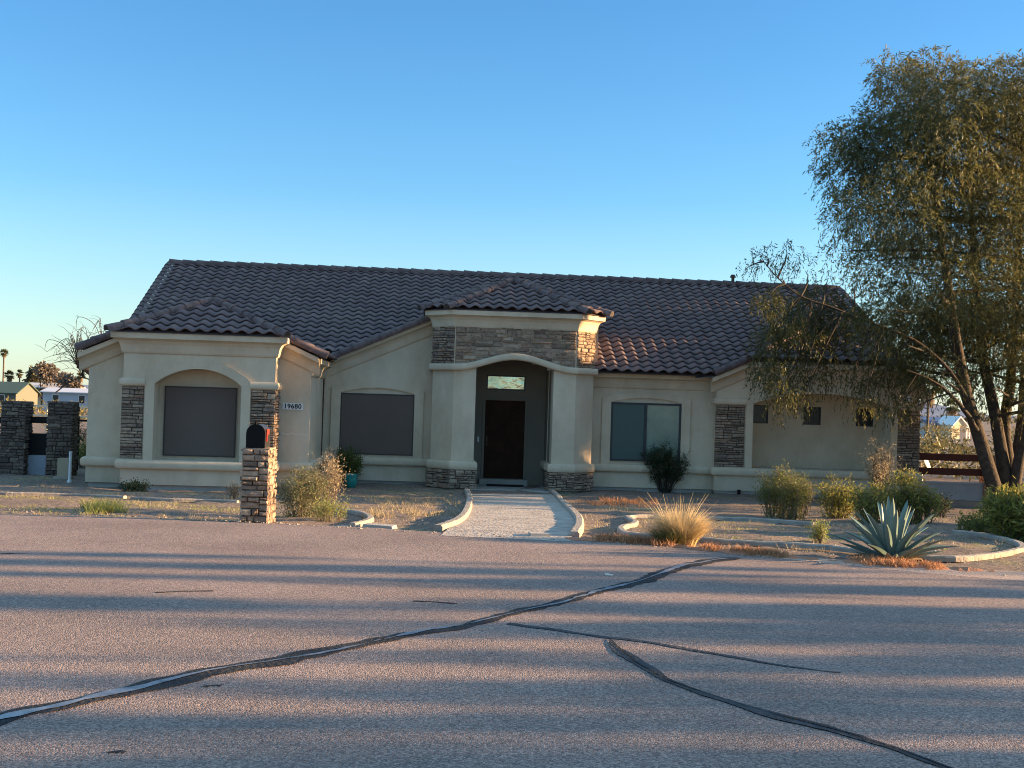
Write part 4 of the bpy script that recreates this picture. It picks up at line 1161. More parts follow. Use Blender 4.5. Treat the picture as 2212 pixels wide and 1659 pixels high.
q = G(2275, 1172); shrub('oleander', 'oleander cut by the right picture edge beside the curved kerb', q, 120*q.y/FPX, .55, 50, 6000, (.12, .028), LF_OLEA, seed=32, side=7, base_r=.4, group='oleander shrubs behind the agave')
q = G(1770, 1172); shrub('small_bush', 'tiny upright yellow green bush in the bed left of the agave', q, 44*q.y/FPX, .11, 16, 700, (.045, .012), LF_YEL, seed=33, side=5, base_r=.05)
q = G(290, 1062); shrub('small_bush', 'low dark green weed at the foot of the bay wall', q, .24, .34, 26, 1200, (.05, .02), LF_DARK, seed=34, side=5, base_r=.2)
q = G(505, 1078); shrub('dry_tuft', 'small pale dry shrub left of the mailbox pillar', q, .34, .18, 22, 360, (.03, .008), LF_DRY, seed=35, side=6, base_r=.03)
q = G(1575, 1076); shrub('small_bush', 'low green ground plant in the bed before the right wing', G(2130, 1150), .30, .5, 40, 2600, (.06, .02), LF_GREEN, seed=36, side=5, base_r=.4)

# fountain grass
gp = G(1465, 1180)
fg_ = thing('fountain_grass', gp, 'sunlit golden fountain grass clump beside the road', 'ornamental grass')
rgf = np.random.default_rng(50)
blades('blades', LF_GRASSD, fg_, 2300, .41, .50, rgf, lean=1.0, w=.007, x0=.05)
blades('green_blades', LF_GRASSG, fg_, 1100, .40, .30, rgf, lean=1.0, w=.007, x0=-.08, y0=-.05)
blades('seed_heads', LF_GRASSD, fg_, 50, .38, .64, rgf, lean=.95, w=.012, droop=.1)

# agave
ap = G(1925, 1214)
ag = thing('agave', ap, 'large blue green agave rosette at the road edge', 'agave')
def agave_leaf(mb, az, tilt, L, w, curl, seed):
    rg = random.Random(seed); d = Vector((math.cos(az), math.sin(az), 0)); s = Vector((-d.y, d.x, 0))
    n = 12; rows = []
    p = d*.05 + Vector((0, 0, .04)); th = tilt
    for k in range(n+1):
        t = k/n
        ww = w*(.62 + .75*t - .1*t*t)*(1 - t**3.2)**.8 if t < 1 else 0.001
        ww = max(ww, .002)
        f = d*math.cos(th) + Vector((0,0,math.sin(th)))
        nn = f.cross(s).normalized()
        if nn.z < 0: nn = -nn
        thick = .030*(1-t)**.8 + .004
        cup = ww*.16*(1 - t*.5)
        rows.append([p - s*ww/2 + nn*cup, p - s*ww*.2, p + s*ww*.2, p + s*ww/2 + nn*cup, p + s*ww*.22 - nn*thick, p - s*ww*.22 - nn*thick])
        p = p + f*(L/n); th += curl/n
    vs = [q for r_ in rows for q in r_]; m_ = 6
    mb.add(vs, [(i*m_+k, i*m_+(k+1) % m_, (i+1)*m_+(k+1) % m_, (i+1)*m_+k) for i in range(n) for k in range(m_)], rg.random(), False)
ra = random.Random(9)
k = 0
for ring, (cnt, tilt, L, w, curl) in enumerate([(7, 1.48, .70, .075, -.1), (9, 1.15, .72, .085, -.3), (10, .82, .74, .085, -.45), (10, .5, .78, .08, -.25), (7, .22, .66, .07, .1)]):
    for i in range(cnt):
        mbl = MB()
        agave_leaf(mbl, 2*math.pi*(i + .5*(ring % 2))/cnt + ra.uniform(-.16, .16), tilt + ra.uniform(-.12, .12), L*(.95 if ring < 2 else .84)*ra.uniform(.88, 1.1), w*ra.uniform(.9, 1.1), curl + ra.uniform(-.2, .2), k)
        mbl.build('leaf', LF_AGAVE, ag); k += 1

LF_AGDRY = mat_basic('dry_agave_leaf', (.34, .25, .15), .85, noise=6, col2=(.24, .17, .10), var=.2)
for i in range(6):
    mbl = MB()
    agave_leaf(mbl, 1.05*i + ra.uniform(-.3, .3) + .2, .12 + ra.uniform(-.08, .1), .46*ra.uniform(.8, 1.15), .06, .25*ra.choice((-1, 1)), 900 + i)
    mbl.build('dry_leaf', LF_AGDRY, ag)
# weeds and dry tufts
def tuft_field(name, label_kind, mat, pts, seed, n_each=26, h=.13, r=.14, w=.006):
    rg = np.random.default_rng(seed); Vs = []; vr = []
    for p in pts:
        k = n_each; a = rg.uniform(0, 2*np.pi, k); q = np.sqrt(rg.random(k)); sc = rg.uniform(.5, 1.3)
        c = np.stack([p[0] + r*.6*sc*q*np.cos(a), p[1] + r*.6*sc*q*np.sin(a), np.full(k, p[2])], 1)
        aa = rg.uniform(0, 2*np.pi, k); hh = h*sc*rg.uniform(.4, 1.2, k); ln = hh*rg.uniform(.2, 1.1, k)
        tip = c + np.stack([np.cos(aa)*ln, np.sin(aa)*ln, hh], 1); mid = c + (tip-c)*.55 + np.array([0,0,1])*hh[:,None]*.12
        S = np.stack([-np.sin(aa + rg.normal(0,.9,k)), np.cos(aa), np.zeros(k)], 1)*w/2
        Vs.append(np.stack([c+S, c-S, mid-S*.8, mid+S*.8], 1)); Vs.append(np.stack([mid+S*.8, mid-S*.8, tip-S*.15, tip+S*.15], 1))
        vv = np.clip(rg.normal(.5,.3,k),0,1); vr += [vv, vv]
    o = quads_mesh(name, mat, None, np.concatenate(Vs), np.concatenate(vr))
    return tag(o, kind='stuff')
rs = random.Random(77)
def scatter(n, x0, x1, y0, y1, ok=lambda x, y: True):
    out = []
    while len(out) < n:
        x, y = rs.uniform(x0, x1), rs.uniform(y0, y1)
        if y > edge_y(x) + .15 and ok(x, y): out.append((x, y, gz(x, y)))
    return out
in_walk = lambda x, y: -1.05 < x < 1.25
tuft_field('dry_grass', 'stuff', LF_DRYG, scatter(520, -13, 13, 14, 27, lambda x, y: not in_walk(x, y) and math.sin(x*1.3+2)*math.sin(y*.9+x*.4) > -.15), 1, 18, .07, .20, .005)
tuft_field('green_grass', 'stuff', LF_YEL, scatter(360, -10, -3.6, 16.4, 22, lambda x, y: math.sin(x*1.1)*math.sin(y*1.7) > -.2) + scatter(220, 2.2, 7, 15.2, 21), 2, 16, .032, .2, .005)
tuft_field('dead_weeds', 'stuff', LF_RED, [(x, edge_y(x) + rs.gauss(.08, .10) , gz(x, edge_y(x)+.1) + .04) for x in [x_ for x_ in [rs.uniform(.75, 4.9) for _ in range(600)] if math.sin(x_*5.1) + .6*math.sin(x_*11.3+1) > -.2][:230]], 3, 24, .065, .17, .007)
tuft_field('dead_weeds', 'stuff', LF_RED, [(q.x + rs.gauss(0, .25), q.y + rs.gauss(0, .35), gz(q.x, q.y)) for q in [G(rs.uniform(1280, 1400), rs.uniform(1083, 1096)) for _ in range(60)]], 4, 24, .11, .18, .007)
tuft_field('green_weeds', 'stuff', LF_YEL, [(q.x, q.y, q.z) for q in [G(rs.gauss(225, 26), rs.uniform(1098, 1110)) for _ in range(40)]], 5, 34, .15, .12, .007)
tuft_field('dry_grass', 'stuff', LF_DRYG, [(q.x, q.y, q.z) for q in [G(rs.uniform(790, 1000), rs.uniform(1075, 1120)) for _ in range(130)]], 6, 22, .09, .2, .006)

RSOIL = mat_basic('red_soil', (.44, .17, .085), .95, noise=5, col2=(.25, .16, .11), bump=1.0, bump_scale=20)
def soil_strip():
    rg = random.Random(18); mb = MB(); vs = []; xs = [.70 + .08*i for i in range(55)]
    for x in xs:
        e = edge_y(x)
        w_ = .10 + .14*abs(math.sin(x*2.3)) + .08*rg.random()
        for y, h in ((e - .10 + rg.uniform(-.06, .06), .033), (e + .05 + rg.uniform(-.03, .05), .048 + rg.uniform(-.012, .022)), (e + .14 + w_, .02)):
            vs.append((x, y, gz(x, y) + h))
    mb.add(vs, [(i*3+j, i*3+3+j, i*3+4+j, i*3+1+j) for i in range(len(xs)-1) for j in range(2)])
    tag(mb.build('soil_strip', RSOIL), kind='structure')
soil_strip()
q = G(1315, 1250); sc_ = MB(); sc_.add([(-.04, -.03, .034), (.035, -.035, .034), (.045, .03, .036), (-.03, .035, .050), (0, 0, .044)], [(0,1,4), (1,2,4), (2,3,4), (3,0,4)])
o = sc_.build('paper_scrap', mat_basic('old_paper', (.52, .46, .38), .9)); o.location = (q.x, q.y, gz(q.x, q.y)); tag(o, 'small white paper scrap lying on the road beyond the wide tar line', 'litter')
# loose pebbles
def pebbles(n, seed):
    rg = random.Random(seed); mb = MB()
    for _ in range(n):
        x = rg.uniform(-9, 8); e = edge_y(x); y = e + (rg.random()**2)*6 - .25
        s = rg.uniform(.006, .019) * (1.6 if rg.random() < .08 else 1); z = gz(x, y) + .028*(y < e)
        vs = [(x + s*rg.uniform(.7,1.2), y, z+s*.2), (x, y + s*rg.uniform(.7,1.2), z+s*.2), (x - s*rg.uniform(.7,1.2), y, z+s*.2), (x, y - s*rg.uniform(.7,1.2), z+s*.2), (x+rg.uniform(-.3,.3)*s, y+rg.uniform(-.3,.3)*s, z+s*.8)]
        mb.add(vs, [(0,1,4), (1,2,4), (2,3,4), (3,0,4)], rg.random())
    return tag(mb.build('pebbles', mat_ramp_var('pebble', [(.16,.12,.10), (.26,.21,.17), (.38,.33,.28), (.22,.15,.11)], .9)), kind='stuff')
pebbles(3500, 4)

# ------------------------------------------------------------------ trees
LIT = []                                          # gaps cut in the crowns so sun reaches chosen spots: lines of sunlight that stay free of leaves (origin, radius, share of leaves removed)
def corridor_mask(Pts, rng):
    keep = np.ones(len(Pts), bool)
    sd = np.array(SUN)
    for o, r, share in LIT:
        d = Pts - np.array(o); t = d @ sd
        dist = np.linalg.norm(d - t[:, None]*sd, axis=1)
        keep &= ~((t > 0) & (dist < r) & (rng.random(len(Pts)) < share))
    return keep
def hp(u, w, z):                                  # house local -> world
    c, s_ = math.cos(R(4)), math.sin(R(4))
    return (u*c - w*s_, 32 + u*s_ + w*c, z)
for z in (2.88, 3.15, 3.4, 3.75):
    LIT.append((hp(1.8, -.75, z), .30 if z < 3 else .36, .98))
for u in (-5.42, -4.62):
    LIT.append((hp(u, -3.7, 2.7), .42 if u < -5 else .24, .97))
for u, w, z in ((2.6, .2, 2.75), (3.1, .6, 2.9), (2.6, 1.2, 3.1), (3.4, .2, 2.75)):
    LIT.append((hp(u, w, z), .5, .9))

for px, py in ((1660, 800), (1700, 830), (1740, 840), (1790, 820), (1850, 850), (1900, 850), (1700, 680), (1650, 660), (1935, 880), (1760, 770)):
    LIT.append((tuple(at(px, py, 28.8) + SUN*.35), .55, .95))

def drooping_leaves(centers, radii, n_twigs, rng, twig_len, leaf, n_leaf, droop=1.0, cull=True):
    """leafy twigs started inside ellipsoids and hanging down"""
    Cn = np.array(centers, float); Rr = np.array(radii, float)
    wgt = Rr[:, 0]*Rr[:, 1]*Rr[:, 2]; wgt = wgt**.75; wgt /= wgt.sum()
    idx = rng.choice(len(Cn), n_twigs, p=wgt)
    v = rng.normal(size=(n_twigs, 3)); v /= np.linalg.norm(v, axis=1, keepdims=True)
    rad = rng.random(n_twigs)**.42
    P0 = Cn[idx] + v*Rr[idx]*rad[:, None]
    L = twig_len*rng.uniform(.5, 1.4, n_twigs)
    out = v + rng.normal(size=v.shape)*.6; out[:, 2] += .15
    out /= np.linalg.norm(out, axis=1, keepdims=True)
    P, D = [], []
    for k in range(n_leaf):
        t = (k + rng.random(n_twigs))/n_leaf
        p = P0 + out*(L*t*(1 - .45*t*droop))[:, None]; p[:, 2] -= L*droop*.75*t**1.8
        d = out*(1 - .9*t*droop)[:, None]; d[:, 2] -= 1.35*droop*t
        P.append(p); D.append(d + rng.normal(size=d.shape)*.42)
    P = np.concatenate(P); D = np.concatenate(D)
    keep = P[:, 2] > -.4
    if cull: keep &= corridor_mask(P, rng)
    P, D = P[keep], D[keep]; n = len(P)
    tone = np.tile(rng.normal(.45, .2, n_twigs), n_leaf)[keep]
    var = np.clip(tone + rng.normal(0, .12, n), 0, 1)
    return leaves(P, D, leaf[0]*rng.uniform(.6, 1.3, n), leaf[1]*rng.uniform(.7, 1.2, n), rng), var

def limb(mb, p0, p1, r0, r1, rr, bend=.12, n=7, sag=0.0):
    p0, p1 = Vector(p0), Vector(p1); L = (p1-p0).length
    off = Vector((rr.uniform(-1, 1), rr.uniform(-1, 1), rr.uniform(-.3, .6)))*bend*L
    pts = []
    for i in range(n+1):
        t = i/n
        pts.append(p0.lerp(p1, t) + off*math.sin(math.pi*t) + Vector((0, 0, sag*L*math.sin(math.pi*t))) + Vector((rr.uniform(-1,1), rr.uniform(-1,1), 0))*.012*L*(0 < i < n))
    mb.tube(pts, [r0 + (r1-r0)*(i/n) for i in range(n+1)], 8 if r0 > .05 else 5, cap=False)
    return pts

# the big drooping tree right of the house; crown clumps read off the photo at their real distance
TY = 30.0
def clump(px, py, rpx, y):
    return at(px, py, y), rpx*y/FPX
rt = random.Random(12)
up = [(1938,165,50),(2010,160,65),(1965,225,85),(2060,205,90),(2150,185,75),(2215,200,95),(2290,200,100),
      (1815,312,50),(1875,300,70),(1835,372,60),(1935,325,100),(2025,330,120),(2120,330,125),(2225,335,130),(2330,330,120),
      (1860,452,65),(1930,450,100),(2030,470,125),(2140,480,125),(2245,500,125),(2350,480,120),
      (1830,535,36),(1885,562,62),(1955,580,90),(2045,610,110),(2150,625,115),(2255,640,115),(2360,640,110),
      (1925,668,60),(2000,715,85),(2085,735,90),(2180,760,95),(2280,770,95),
      (1960,740,62),(2020,790,58),(2095,805,50),(2150,840,48),(1985,690,75),(2065,690,80),(2140,700,85),(2215,720,90),
      (1960,790,45),(2035,820,48),(2230,850,60),(2300,870,70)]
wisp = [(1650,560,34),(1700,545,38),(1740,585,38),(1690,605,40),(1612,580,20),(1790,600,28),(1845,615,36)]
low = [(1660,648,36),(1700,675,52),(1760,675,62),(1820,690,66),(1885,705,66),
       (1665,735,40),(1745,745,60),(1805,760,58),(1870,790,46),(1935,790,58),
       (1655,800,36),(1705,808,48),(1760,800,52),(1850,800,46),(1905,830,42),(1955,850,38),(1690,850,30),(1735,852,24),(1840,838,22),(1868,868,16),(1928,885,24),(1722,888,10),(1975,880,22)]
cen, rad_ = [], []
for px, py, r_ in up:
    for rep in range(2):
        c, r_m = clump(px + rt.uniform(-15, 15), py + rt.uniform(-10, 10), r_, TY + rt.uniform(-2.6, 2.8))
        cen.append(c); rad_.append((r_m, r_m*1.15, r_m*.85))
for px, py, r_ in low:
    c, r_m = clump(px, py, r_, 28.9 + rt.uniform(-.7, 1.2)); cen.append(c); rad_.append((r_m, r_m*1.1, r_m*.85))
for px, py, r_ in wisp:
    c, r_m = clump(px, py, r_, 28.9 + rt.uniform(-.7, 1.2)); cen.append(c); rad_.append((r_m, r_m*1.1, r_m*.85))
tree = thing('willow_acacia_tree', (11.75, TY, gz(0, TY)), 'tall drooping olive tree with several trunks right of the house', 'tree')
Minv = Vector((11.75, TY, gz(0, TY)))
rngt = np.random.default_rng(5)
nup = len(up)*2
V1, v1 = drooping_leaves(cen[:nup], rad_[:nup], 36000, rngt, .46, (.112, .025), 8, .62)
V2, v2 = drooping_leaves(cen[nup:nup+len(low)], rad_[nup:nup+len(low)], 4600, rngt, .42, (.11, .024), 8, .85)
V3, v3 = drooping_leaves(cen[nup+len(low):], rad_[nup+len(low):], 300, rngt, .40, (.10, .022), 8)
Vt = np.concatenate([V1, V2, V3]) - np.array(Minv)
quads_mesh('crown', LF_ACACIA, tree, Vt, np.concatenate([v1, v2, v3]))
tb = MB(); rr = random.Random(31)
def P_(px, py, y): return at(px, py, y) - Minv
def trunk(pix, y0, y1, r0, r1, mb):
    n = len(pix); pts = [P_(px, py, y0 + (y1-y0)*i/(n-1)) for i, (px, py) in enumerate(pix)]
    pts = smooth_path(pts, .25); k = len(pts)
    mb.tube(pts, [r0 + (r1-r0)*(i/(k-1))**.8 for i in range(k)], 10, cap=False)
    return pts
trunks = [trunk([(2168,1105),(2150,1060),(2120,960),(2090,860),(2075,790),(2060,700),(2040,560),(2020,430),(2000,300),(1985,200)], 29.8, 29.2, .205, .035, tb),
          trunk([(2172,1105),(2172,1040),(2150,900),(2125,780),(2110,640),(2100,480),(2095,330),(2080,210)], 30.0, 30.6, .185, .035, tb),
          trunk([(2178,1105),(2180,1020),(2170,920),(2182,830),(2192,700),(2200,520),(2210,330),(2230,220)], 30.2, 31.2, .17, .03, tb),
          trunk([(2185,1105),(2200,1000),(2225,900),(2250,780),(2290,600),(2330,420)], 30.0, 29.6, .16, .03, tb),
          trunk([(2182,1105),(2190,1010),(2206,900),(2212,800),(2235,650),(2270,450)], 30.3, 32.0, .135, .03, tb)]
for c, r_ in list(zip(cen, rad_))[:nup:2]:
    tp = rr.choice(trunks); c2 = c - Minv
    cand = [p for p in tp if p.z < c2.z - .2 and p.z > 2.2]
    if not cand: continue
    s_ = min(cand, key=lambda p: (p-c2).length - p.z*.2)
    limb(tb, s_, c2, .055, .012, rr, .10)
lb = trunk([(2088,860),(2050,800),(1990,745),(1930,715),(1860,690),(1800,665),(1730,640),(1680,600),(1650,565)], 29.3, 28.7, .055, .010, tb)
for c, r_ in list(zip(cen, rad_))[nup:]:
    c2 = c - Minv; s_ = min(lb, key=lambda p: (p-c2).length)
    limb(tb, s_, c2, .028, .006, rr, .12, sag=.06)
limb(tb, P_(2110, 930, 29.5), P_(2050, 850, 29.0), .07, .04, rr, .05); limb(tb, P_(2050, 850, 29.0), P_(1960, 800, 28.8), .045, .015, rr, .08)
tb.build('trunk', BARK, tree)

def plain_tree(name, label, x, y, h, r, n_twigs, mat, seed, leaf=(.16, .04), trunk_h=.3, cat='tree', group=None, trunks=3, cull=True, dens_low=1.0, zmin=.3, tr_r=.12, twig=.6, barkm=None):
    """tree with a few leaning trunks, limbs and a crown of leafy twigs"""
    rg = np.random.default_rng(seed); rr = random.Random(seed)
    z0 = gz(x, y); o = thing(name, (x, y, z0), label, cat, group)
    tb = MB(); cen, rad = [], []
    for k in range(9):
        a = rr.uniform(0, 6.28); q = math.sqrt(rr.random())
        zc = h*(zmin + (1-zmin)*rr.uniform(.15, .92)); rc = r*rr.uniform(.32, .5)
        cen.append((r*.7*q*math.cos(a), r*.7*q*math.sin(a), zc)); rad.append((rc, rc, rc*.8))
    cen.append((0, 0, h*.86)); rad.append((r*.4, r*.4, h*.12))
    V_, vv = drooping_leaves(np.array(cen) + np.array([x, y, z0]), rad, n_twigs, rg, twig, leaf, 6, .6, cull)
    quads_mesh('crown', mat, o, V_ - np.array([x, y, z0]), vv)
    for k in range(trunks):
        a = rr.uniform(0, 6.28); e = Vector((r*.25*math.cos(a), r*.25*math.sin(a), h*(trunk_h + .35)))
        pts = limb(tb, (0, 0, -.1), e, tr_r, tr_r*.35, rr, .08)
        for c in cen[k::trunks]: limb(tb, pts[-2], c, tr_r*.3, .01, rr, .1)
    tb.build('trunk', barkm or BARK, o)
    return o

# trees and brush standing outside the right picture edge: they throw the long shadow bands over road, yard and roof
OG = 'trees standing right of the picture'
off = [ # x, y, h, r, twigs
  (24, 11.5, 6.0, .42, 1300), (24.3, 14.45, 6.0, .10, 110), (24, 9.6, 6.0, .08, 100), (24, 7.7, 6.0, .08, 100), (24, 5.6, 6.0, .08, 100), (24.2, 6.6, 6.0, .07, 90), (24.5, 13.8, 6.0, .22, 300), (24, 13.0, 6.0, .10, 120), (24, 9.0, 6.0, .16, 160), (24.5, 8.15, 6.0, .24, 330),
  (24, 7.1, 6.0, .20, 220), (23.5, 6.1, 6.0, .30, 380), (24, 5.1, 6.0, .25, 260), (24, 4.0, 6.2, .40, 480),
  (20, 3.6, 3.3, .5, 420), (20.2, 4.8, 3.5, .5, 460), (20, 6.0, 3.6, .45, 420), (20.3, 7.0, 3.8, .5, 460), (20, 8.3, 3.6, .5, 420), (20.2, 9.4, 3.7, .4, 360), (20, 10.4, 3.8, .5, 520), (20.3, 11.5, 3.6, .45, 420), (20, 12.6, 3.7, .45, 420),
  (22, 28.0, 7.5, 2.2, 2600), (24, 33.0, 4.2, 1.6, 1000), (22.5, 40.0, 12.0, 3.4, 9500), (29, 36.8, 13.0, 3.4, 8500), (25.5, 37.5, 12.5, 2.6, 6000), (27, 24.2, 4.2, .8, 600)]
off += [(20, 18.6, 2.5, .7, 600), (20.5, 20.6, 2.9, .9, 900), (21, 22.6, 3.2, .8, 800), (24, 33.2, 6.2, 2.0, 1800), (19.6, 32.7, 6.4, 1.3, 4200)]
for i, (x, y, h, r, nt_) in enumerate(off):
        plain_tree('shade_tree', 'olive green trees standing outside the picture to the right', x, y, h, r, nt_, LF_ACACIA, 200+i, leaf=(.16, .05), zmin=.12 if h < 3.7 else .25, group=OG, trunks=2, tr_r=min(.05 + .008*h, .03 + .12*r), twig=min(.5, .12 + .55*r))

# ------------------------------------------------------------------ left side fence, post, box
def ledge_pillar(px0, px1, pytop, y, label, seed):
    a = at(px0, 1025, y); b = at(px1, 1025, y)
    w = b.x - a.x; x = (a.x+b.x)/2; z0 = gz(x, y); zt = at((px0+px1)/2, pytop, y).z
    o = thing('stone_pillar', (x, y + w/2, z0), label, 'pillar', 'ledgestone fence pillars', rz=R(3))
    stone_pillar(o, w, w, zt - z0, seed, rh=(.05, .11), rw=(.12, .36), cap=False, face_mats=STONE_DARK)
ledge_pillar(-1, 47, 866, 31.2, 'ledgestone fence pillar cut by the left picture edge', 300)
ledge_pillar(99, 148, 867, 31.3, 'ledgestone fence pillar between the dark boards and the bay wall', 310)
def board_fence(px0, px1, y, rows, wall_top, wall_bot, label, cat='fence'):
    a, b = at(px0, 950, y), at(px1, 950, y)
    o = thing('board_fence', (a.x, y, gz(0, y)), label, cat)
    z0 = gz(0, y)
    m = MB(); m.box(0, b.x-a.x, .0, .15, -.2, at(px0, wall_top, y).z - z0); m.build('low_wall', BLUEW, o)
    for t, bt in rows:
        m = MB(); m.box(0, b.x-a.x, .05, .09, at(px0, bt, y).z - z0, at(px0, t, y).z - z0); m.build('board', BLACKW, o)
board_fence(44, 101, 31.5, [(899, 913), (935, 982)], 983, 1030, 'low blue grey wall with black boards between the two stone pillars')
board_fence(-60, 4, 31.5, [(899, 913), (935, 960)], 975, 1030, 'low blue grey wall with black boards at the left picture edge')
q = at(150, 1050, 29.2)
m = MB(); m.tube([(0,0,-.1), (0,0,.70)], .035, 10); m.tube([(0,0,.70), (0,0,.72)], [.04,.04], 10); m.tube([(0,0,0), (0,0,.05)], [.06,.05], 10)
pst = m.build('post', WHITE); pst.location = (q.x, q.y, gz(q.x, q.y)); tag(pst, 'short white pipe post standing beside the left wall corner', 'post')
q = at(137, 1045, 30.3)
ub = thing('utility_box', (q.x, q.y, gz(q.x, q.y)), 'small tan utility box in front of the stone pillar', 'utility box')
m = MB(); m.box(-.13, .13, -.1, .1, .05, .50); m.build('body', mat_basic('tan_metal', (.42, .32, .22), .6), ub)
m = MB(); m.box(-.2, .2, -.15, .15, -.05, .05); m.build('base', CONC, ub)
RUG = mat_basic('red_brown_soil', (.20, .07, .045), .95, noise=5, col2=(.14, .06, .045))
# thin dark rail between pillar and house
a, b = at(146, 908, 33.5), at(196, 909, 33.5)
dr_ = thing('rail', (a.x, 33.5, gz(0, 33.5)), 'thin dark rail between the stone pillar and the house', 'rail')
m = MB(); m.tube([(0, 0, a.z - gz(0,33.5)), (b.x-a.x, 0, b.z - gz(0,33.5))], .028, 6); m.build('bar', BLACK, dr_)
m = MB(); m.tube([(.3, 0, 0), (.3, 0, a.z - gz(0,33.5) + .12)], .025, 6); m.build('post', BLACK, dr_)
# cream rail fence behind the yard
CREAM = mat_basic('cream_paint', (.62, .52, .36), .7)
yf = 62.0; zf = gz(0, yf)
cf = thing('rail_fence', (-24, yf, zf), 'cream painted pipe rail fence behind the left fence pillars', 'fence')
for zt_ in (1.62, 1.15):
    m = MB(); m.box(-14, 10.5, -.04, .04, zt_-.05, zt_+.05); m.build('rail', CREAM, cf)
for i in range(9):
    m = MB(); m.box(-14 + 3*i - .04, -14 + 3*i + .04, -.05, .05, -.1, 1.62); m.build('post', CREAM, cf)
# shrubs behind the left fence
for i, (px, py, y, h, r) in enumerate([(165, 990, 35.5, 1.35, .5), (184, 1000, 34.5, .8, .3)]):
    q = at(px, py, y); shrub('shrub', 'dark shrub behind the left fence beside the house corner' if i == 0 else 'small yellowish shrub at the left house corner', (q.x, y, gz(q.x, y)), h, r, 30, 2200, (.06, .02), LF_DARK if i == 0 else LF_YEL, seed=60+i, side=6)

# ------------------------------------------------------------------ right side fence, dish, brick pillar
yr = 32.6
a, b = at(1985, 1043, yr), at(2128, 1043, yr)
z0 = gz(0, yr)
rfn = thing('rail_fence', (a.x - .3, yr, z0), 'low pinkish wall topped by two dark red brown rails beside the house', 'fence')
W_ = b.x - a.x + .3
m = MB(); m.box(0, W_, 0, .2, -.3, a.z - z0); m.box(-.02, W_, -.03, .23, a.z - z0 + .002, a.z - z0 + .05); m.build('low_wall', PINKW, rfn)
for t, bt in ((981, 996), (1012, 1027)):
    m = MB(); m.box(.2, W_, .06, .12, at(2060, bt, yr).z - z0, at(2060, t, yr).z - z0); m.build('rail', RUST, rfn)
m = MB(); m.box(.12, .20, .04, .14, 0, at(2060, 970, yr).z - z0); m.build('post', RUST, rfn)
q = at(2131, 1000, yr)
bp_ = thing('brick_pillar', (q.x + .1, yr + .1, z0), 'orange brick pillar at the end of the rail fence by the tree', 'pillar')
stone_pillar(bp_, .32, .32, at(2131, 985, yr).z - z0, 330, rh=(.07, .075), rw=(.18, .24), prot=(.008, .014), face_mats=mat_ramp_var('orange_brick', [(.34,.15,.075), (.42,.2,.1), (.38,.17,.09)], .9))
q = at(1998, 1000, 34.0)
dsh = thing('satellite_dish', (q.x, 34.0, gz(0, 34)), 'white satellite dish on a mast beside the right house corner', 'satellite dish')
hz_ = q.z - gz(0, 34)
m = MB(); n_ = 18; rings = []
nrm = Vector((.80, -.45, .38)).normalized(); sx = nrm.cross(Vector((0,0,1))).normalized(); sy = sx.cross(nrm)
for k_ in range(5):
    t = k_/4
    rings.append([Vector((0, 0, hz_)) + sx*(.25*t*math.cos(2*math.pi*j/n_)) + sy*(.27*t*math.sin(2*math.pi*j/n_)) + nrm*(.06*t*t) for j in range(n_)])
m.add([p for r_ in rings for p in r_], [(i*n_+j, i*n_+(j+1)%n_, (i+1)*n_+(j+1)%n_, (i+1)*n_+j) for i in range(4) for j in range(n_)], .5, True)
m.build('reflector', WHITE, dsh)
m = MB(); m.tube([Vector((0,0,hz_)) - sy*.24, Vector((0,0,hz_)) + nrm*.40 - sy*.12], .012, 6); e_ = Vector((0,0,hz_)) + nrm*.42 - sy*.1
m.box(e_.x-.035, e_.x+.035, e_.y-.035, e_.y+.035, e_.z-.035, e_.z+.035); m.build('arm', WHITE, dsh)
m = MB(); m.tube([(-.06, .06, -.1), (-.06, .06, hz_)], .03, 8); m.tube([(-.06, .06, hz_*.55), (.1, .1, 0)], .014, 6); m.build('mast', WHITE, dsh)

# ------------------------------------------------------------------ far background
def far_shrubs(n, x0, x1, y0, y1, seed, name, mat, hmin, hmax):
    """far brush: one mesh of leaf clumps that reads as a mass"""
    rg = np.random.default_rng(seed); cen, rad = [], []
    for i in range(n):
        y = rg.uniform(y0, y1); x = rg.uniform(x0, x1)
        h = rg.uniform(hmin, hmax); w = h*rg.uniform(.5, .9)
        cen.append((x, y, gz(x, y) + h*.45)); rad.append((w, w, h*.5))
    V_, vv = drooping_leaves(cen, rad, n*90, rg, .5, (.20, .07), 5, .25, False)
    tag(quads_mesh(name, mat, None, V_, vv), kind='stuff')
far_shrubs(70, -34, -18, 66, 105, 400, 'distant_brush', LF_FARY, .8, 2.0)
far_shrubs(60, 14, 30, 40, 72, 401, 'distant_brush', mat_leaf('right_brush_leaf', (.06, .065, .03), (.19, .16, .06), .3), .7, 1.7)
far_shrubs(90, 28, 75, 95, 170, 402, 'distant_brush', mat_leaf('right_brush_leaf_far', (.09, .085, .035), (.20, .16, .06), .3), 1.2, 3.0)
far_shrubs(90, -85, -50, 130, 200, 403, 'distant_brush', LF_FARY, 1.0, 2.2)
def treeline(x0, x1, y, n, seed, hm, mat):
    rg = np.random.default_rng(seed); cen, rad = [], []
    for i in range(n):
        x = x0 + (x1-x0)*(i + rg.random())/n; h = hm*rg.uniform(.5, 1.1)
        cen.append((x, y + rg.uniform(-15, 15), gz(x, y) + h*.5)); rad.append((h*.8, h*.6, h*.5))
    V_, vv = drooping_leaves(cen, rad, n*90, rg, 1.2, (1.0, .5), 4, .2, False)
    tag(quads_mesh('distant_trees', mat, None, V_, vv), kind='stuff')
LF_FARG = mat_leaf('far_tree_leaf', (.06, .065, .035), (.16, .13, .07), .25)
treeline(-290, -120, 420, 60, 410, 6.5, LF_FARG)
treeline(100, 300, 420, 60, 411, 5.0, LF_FARG)
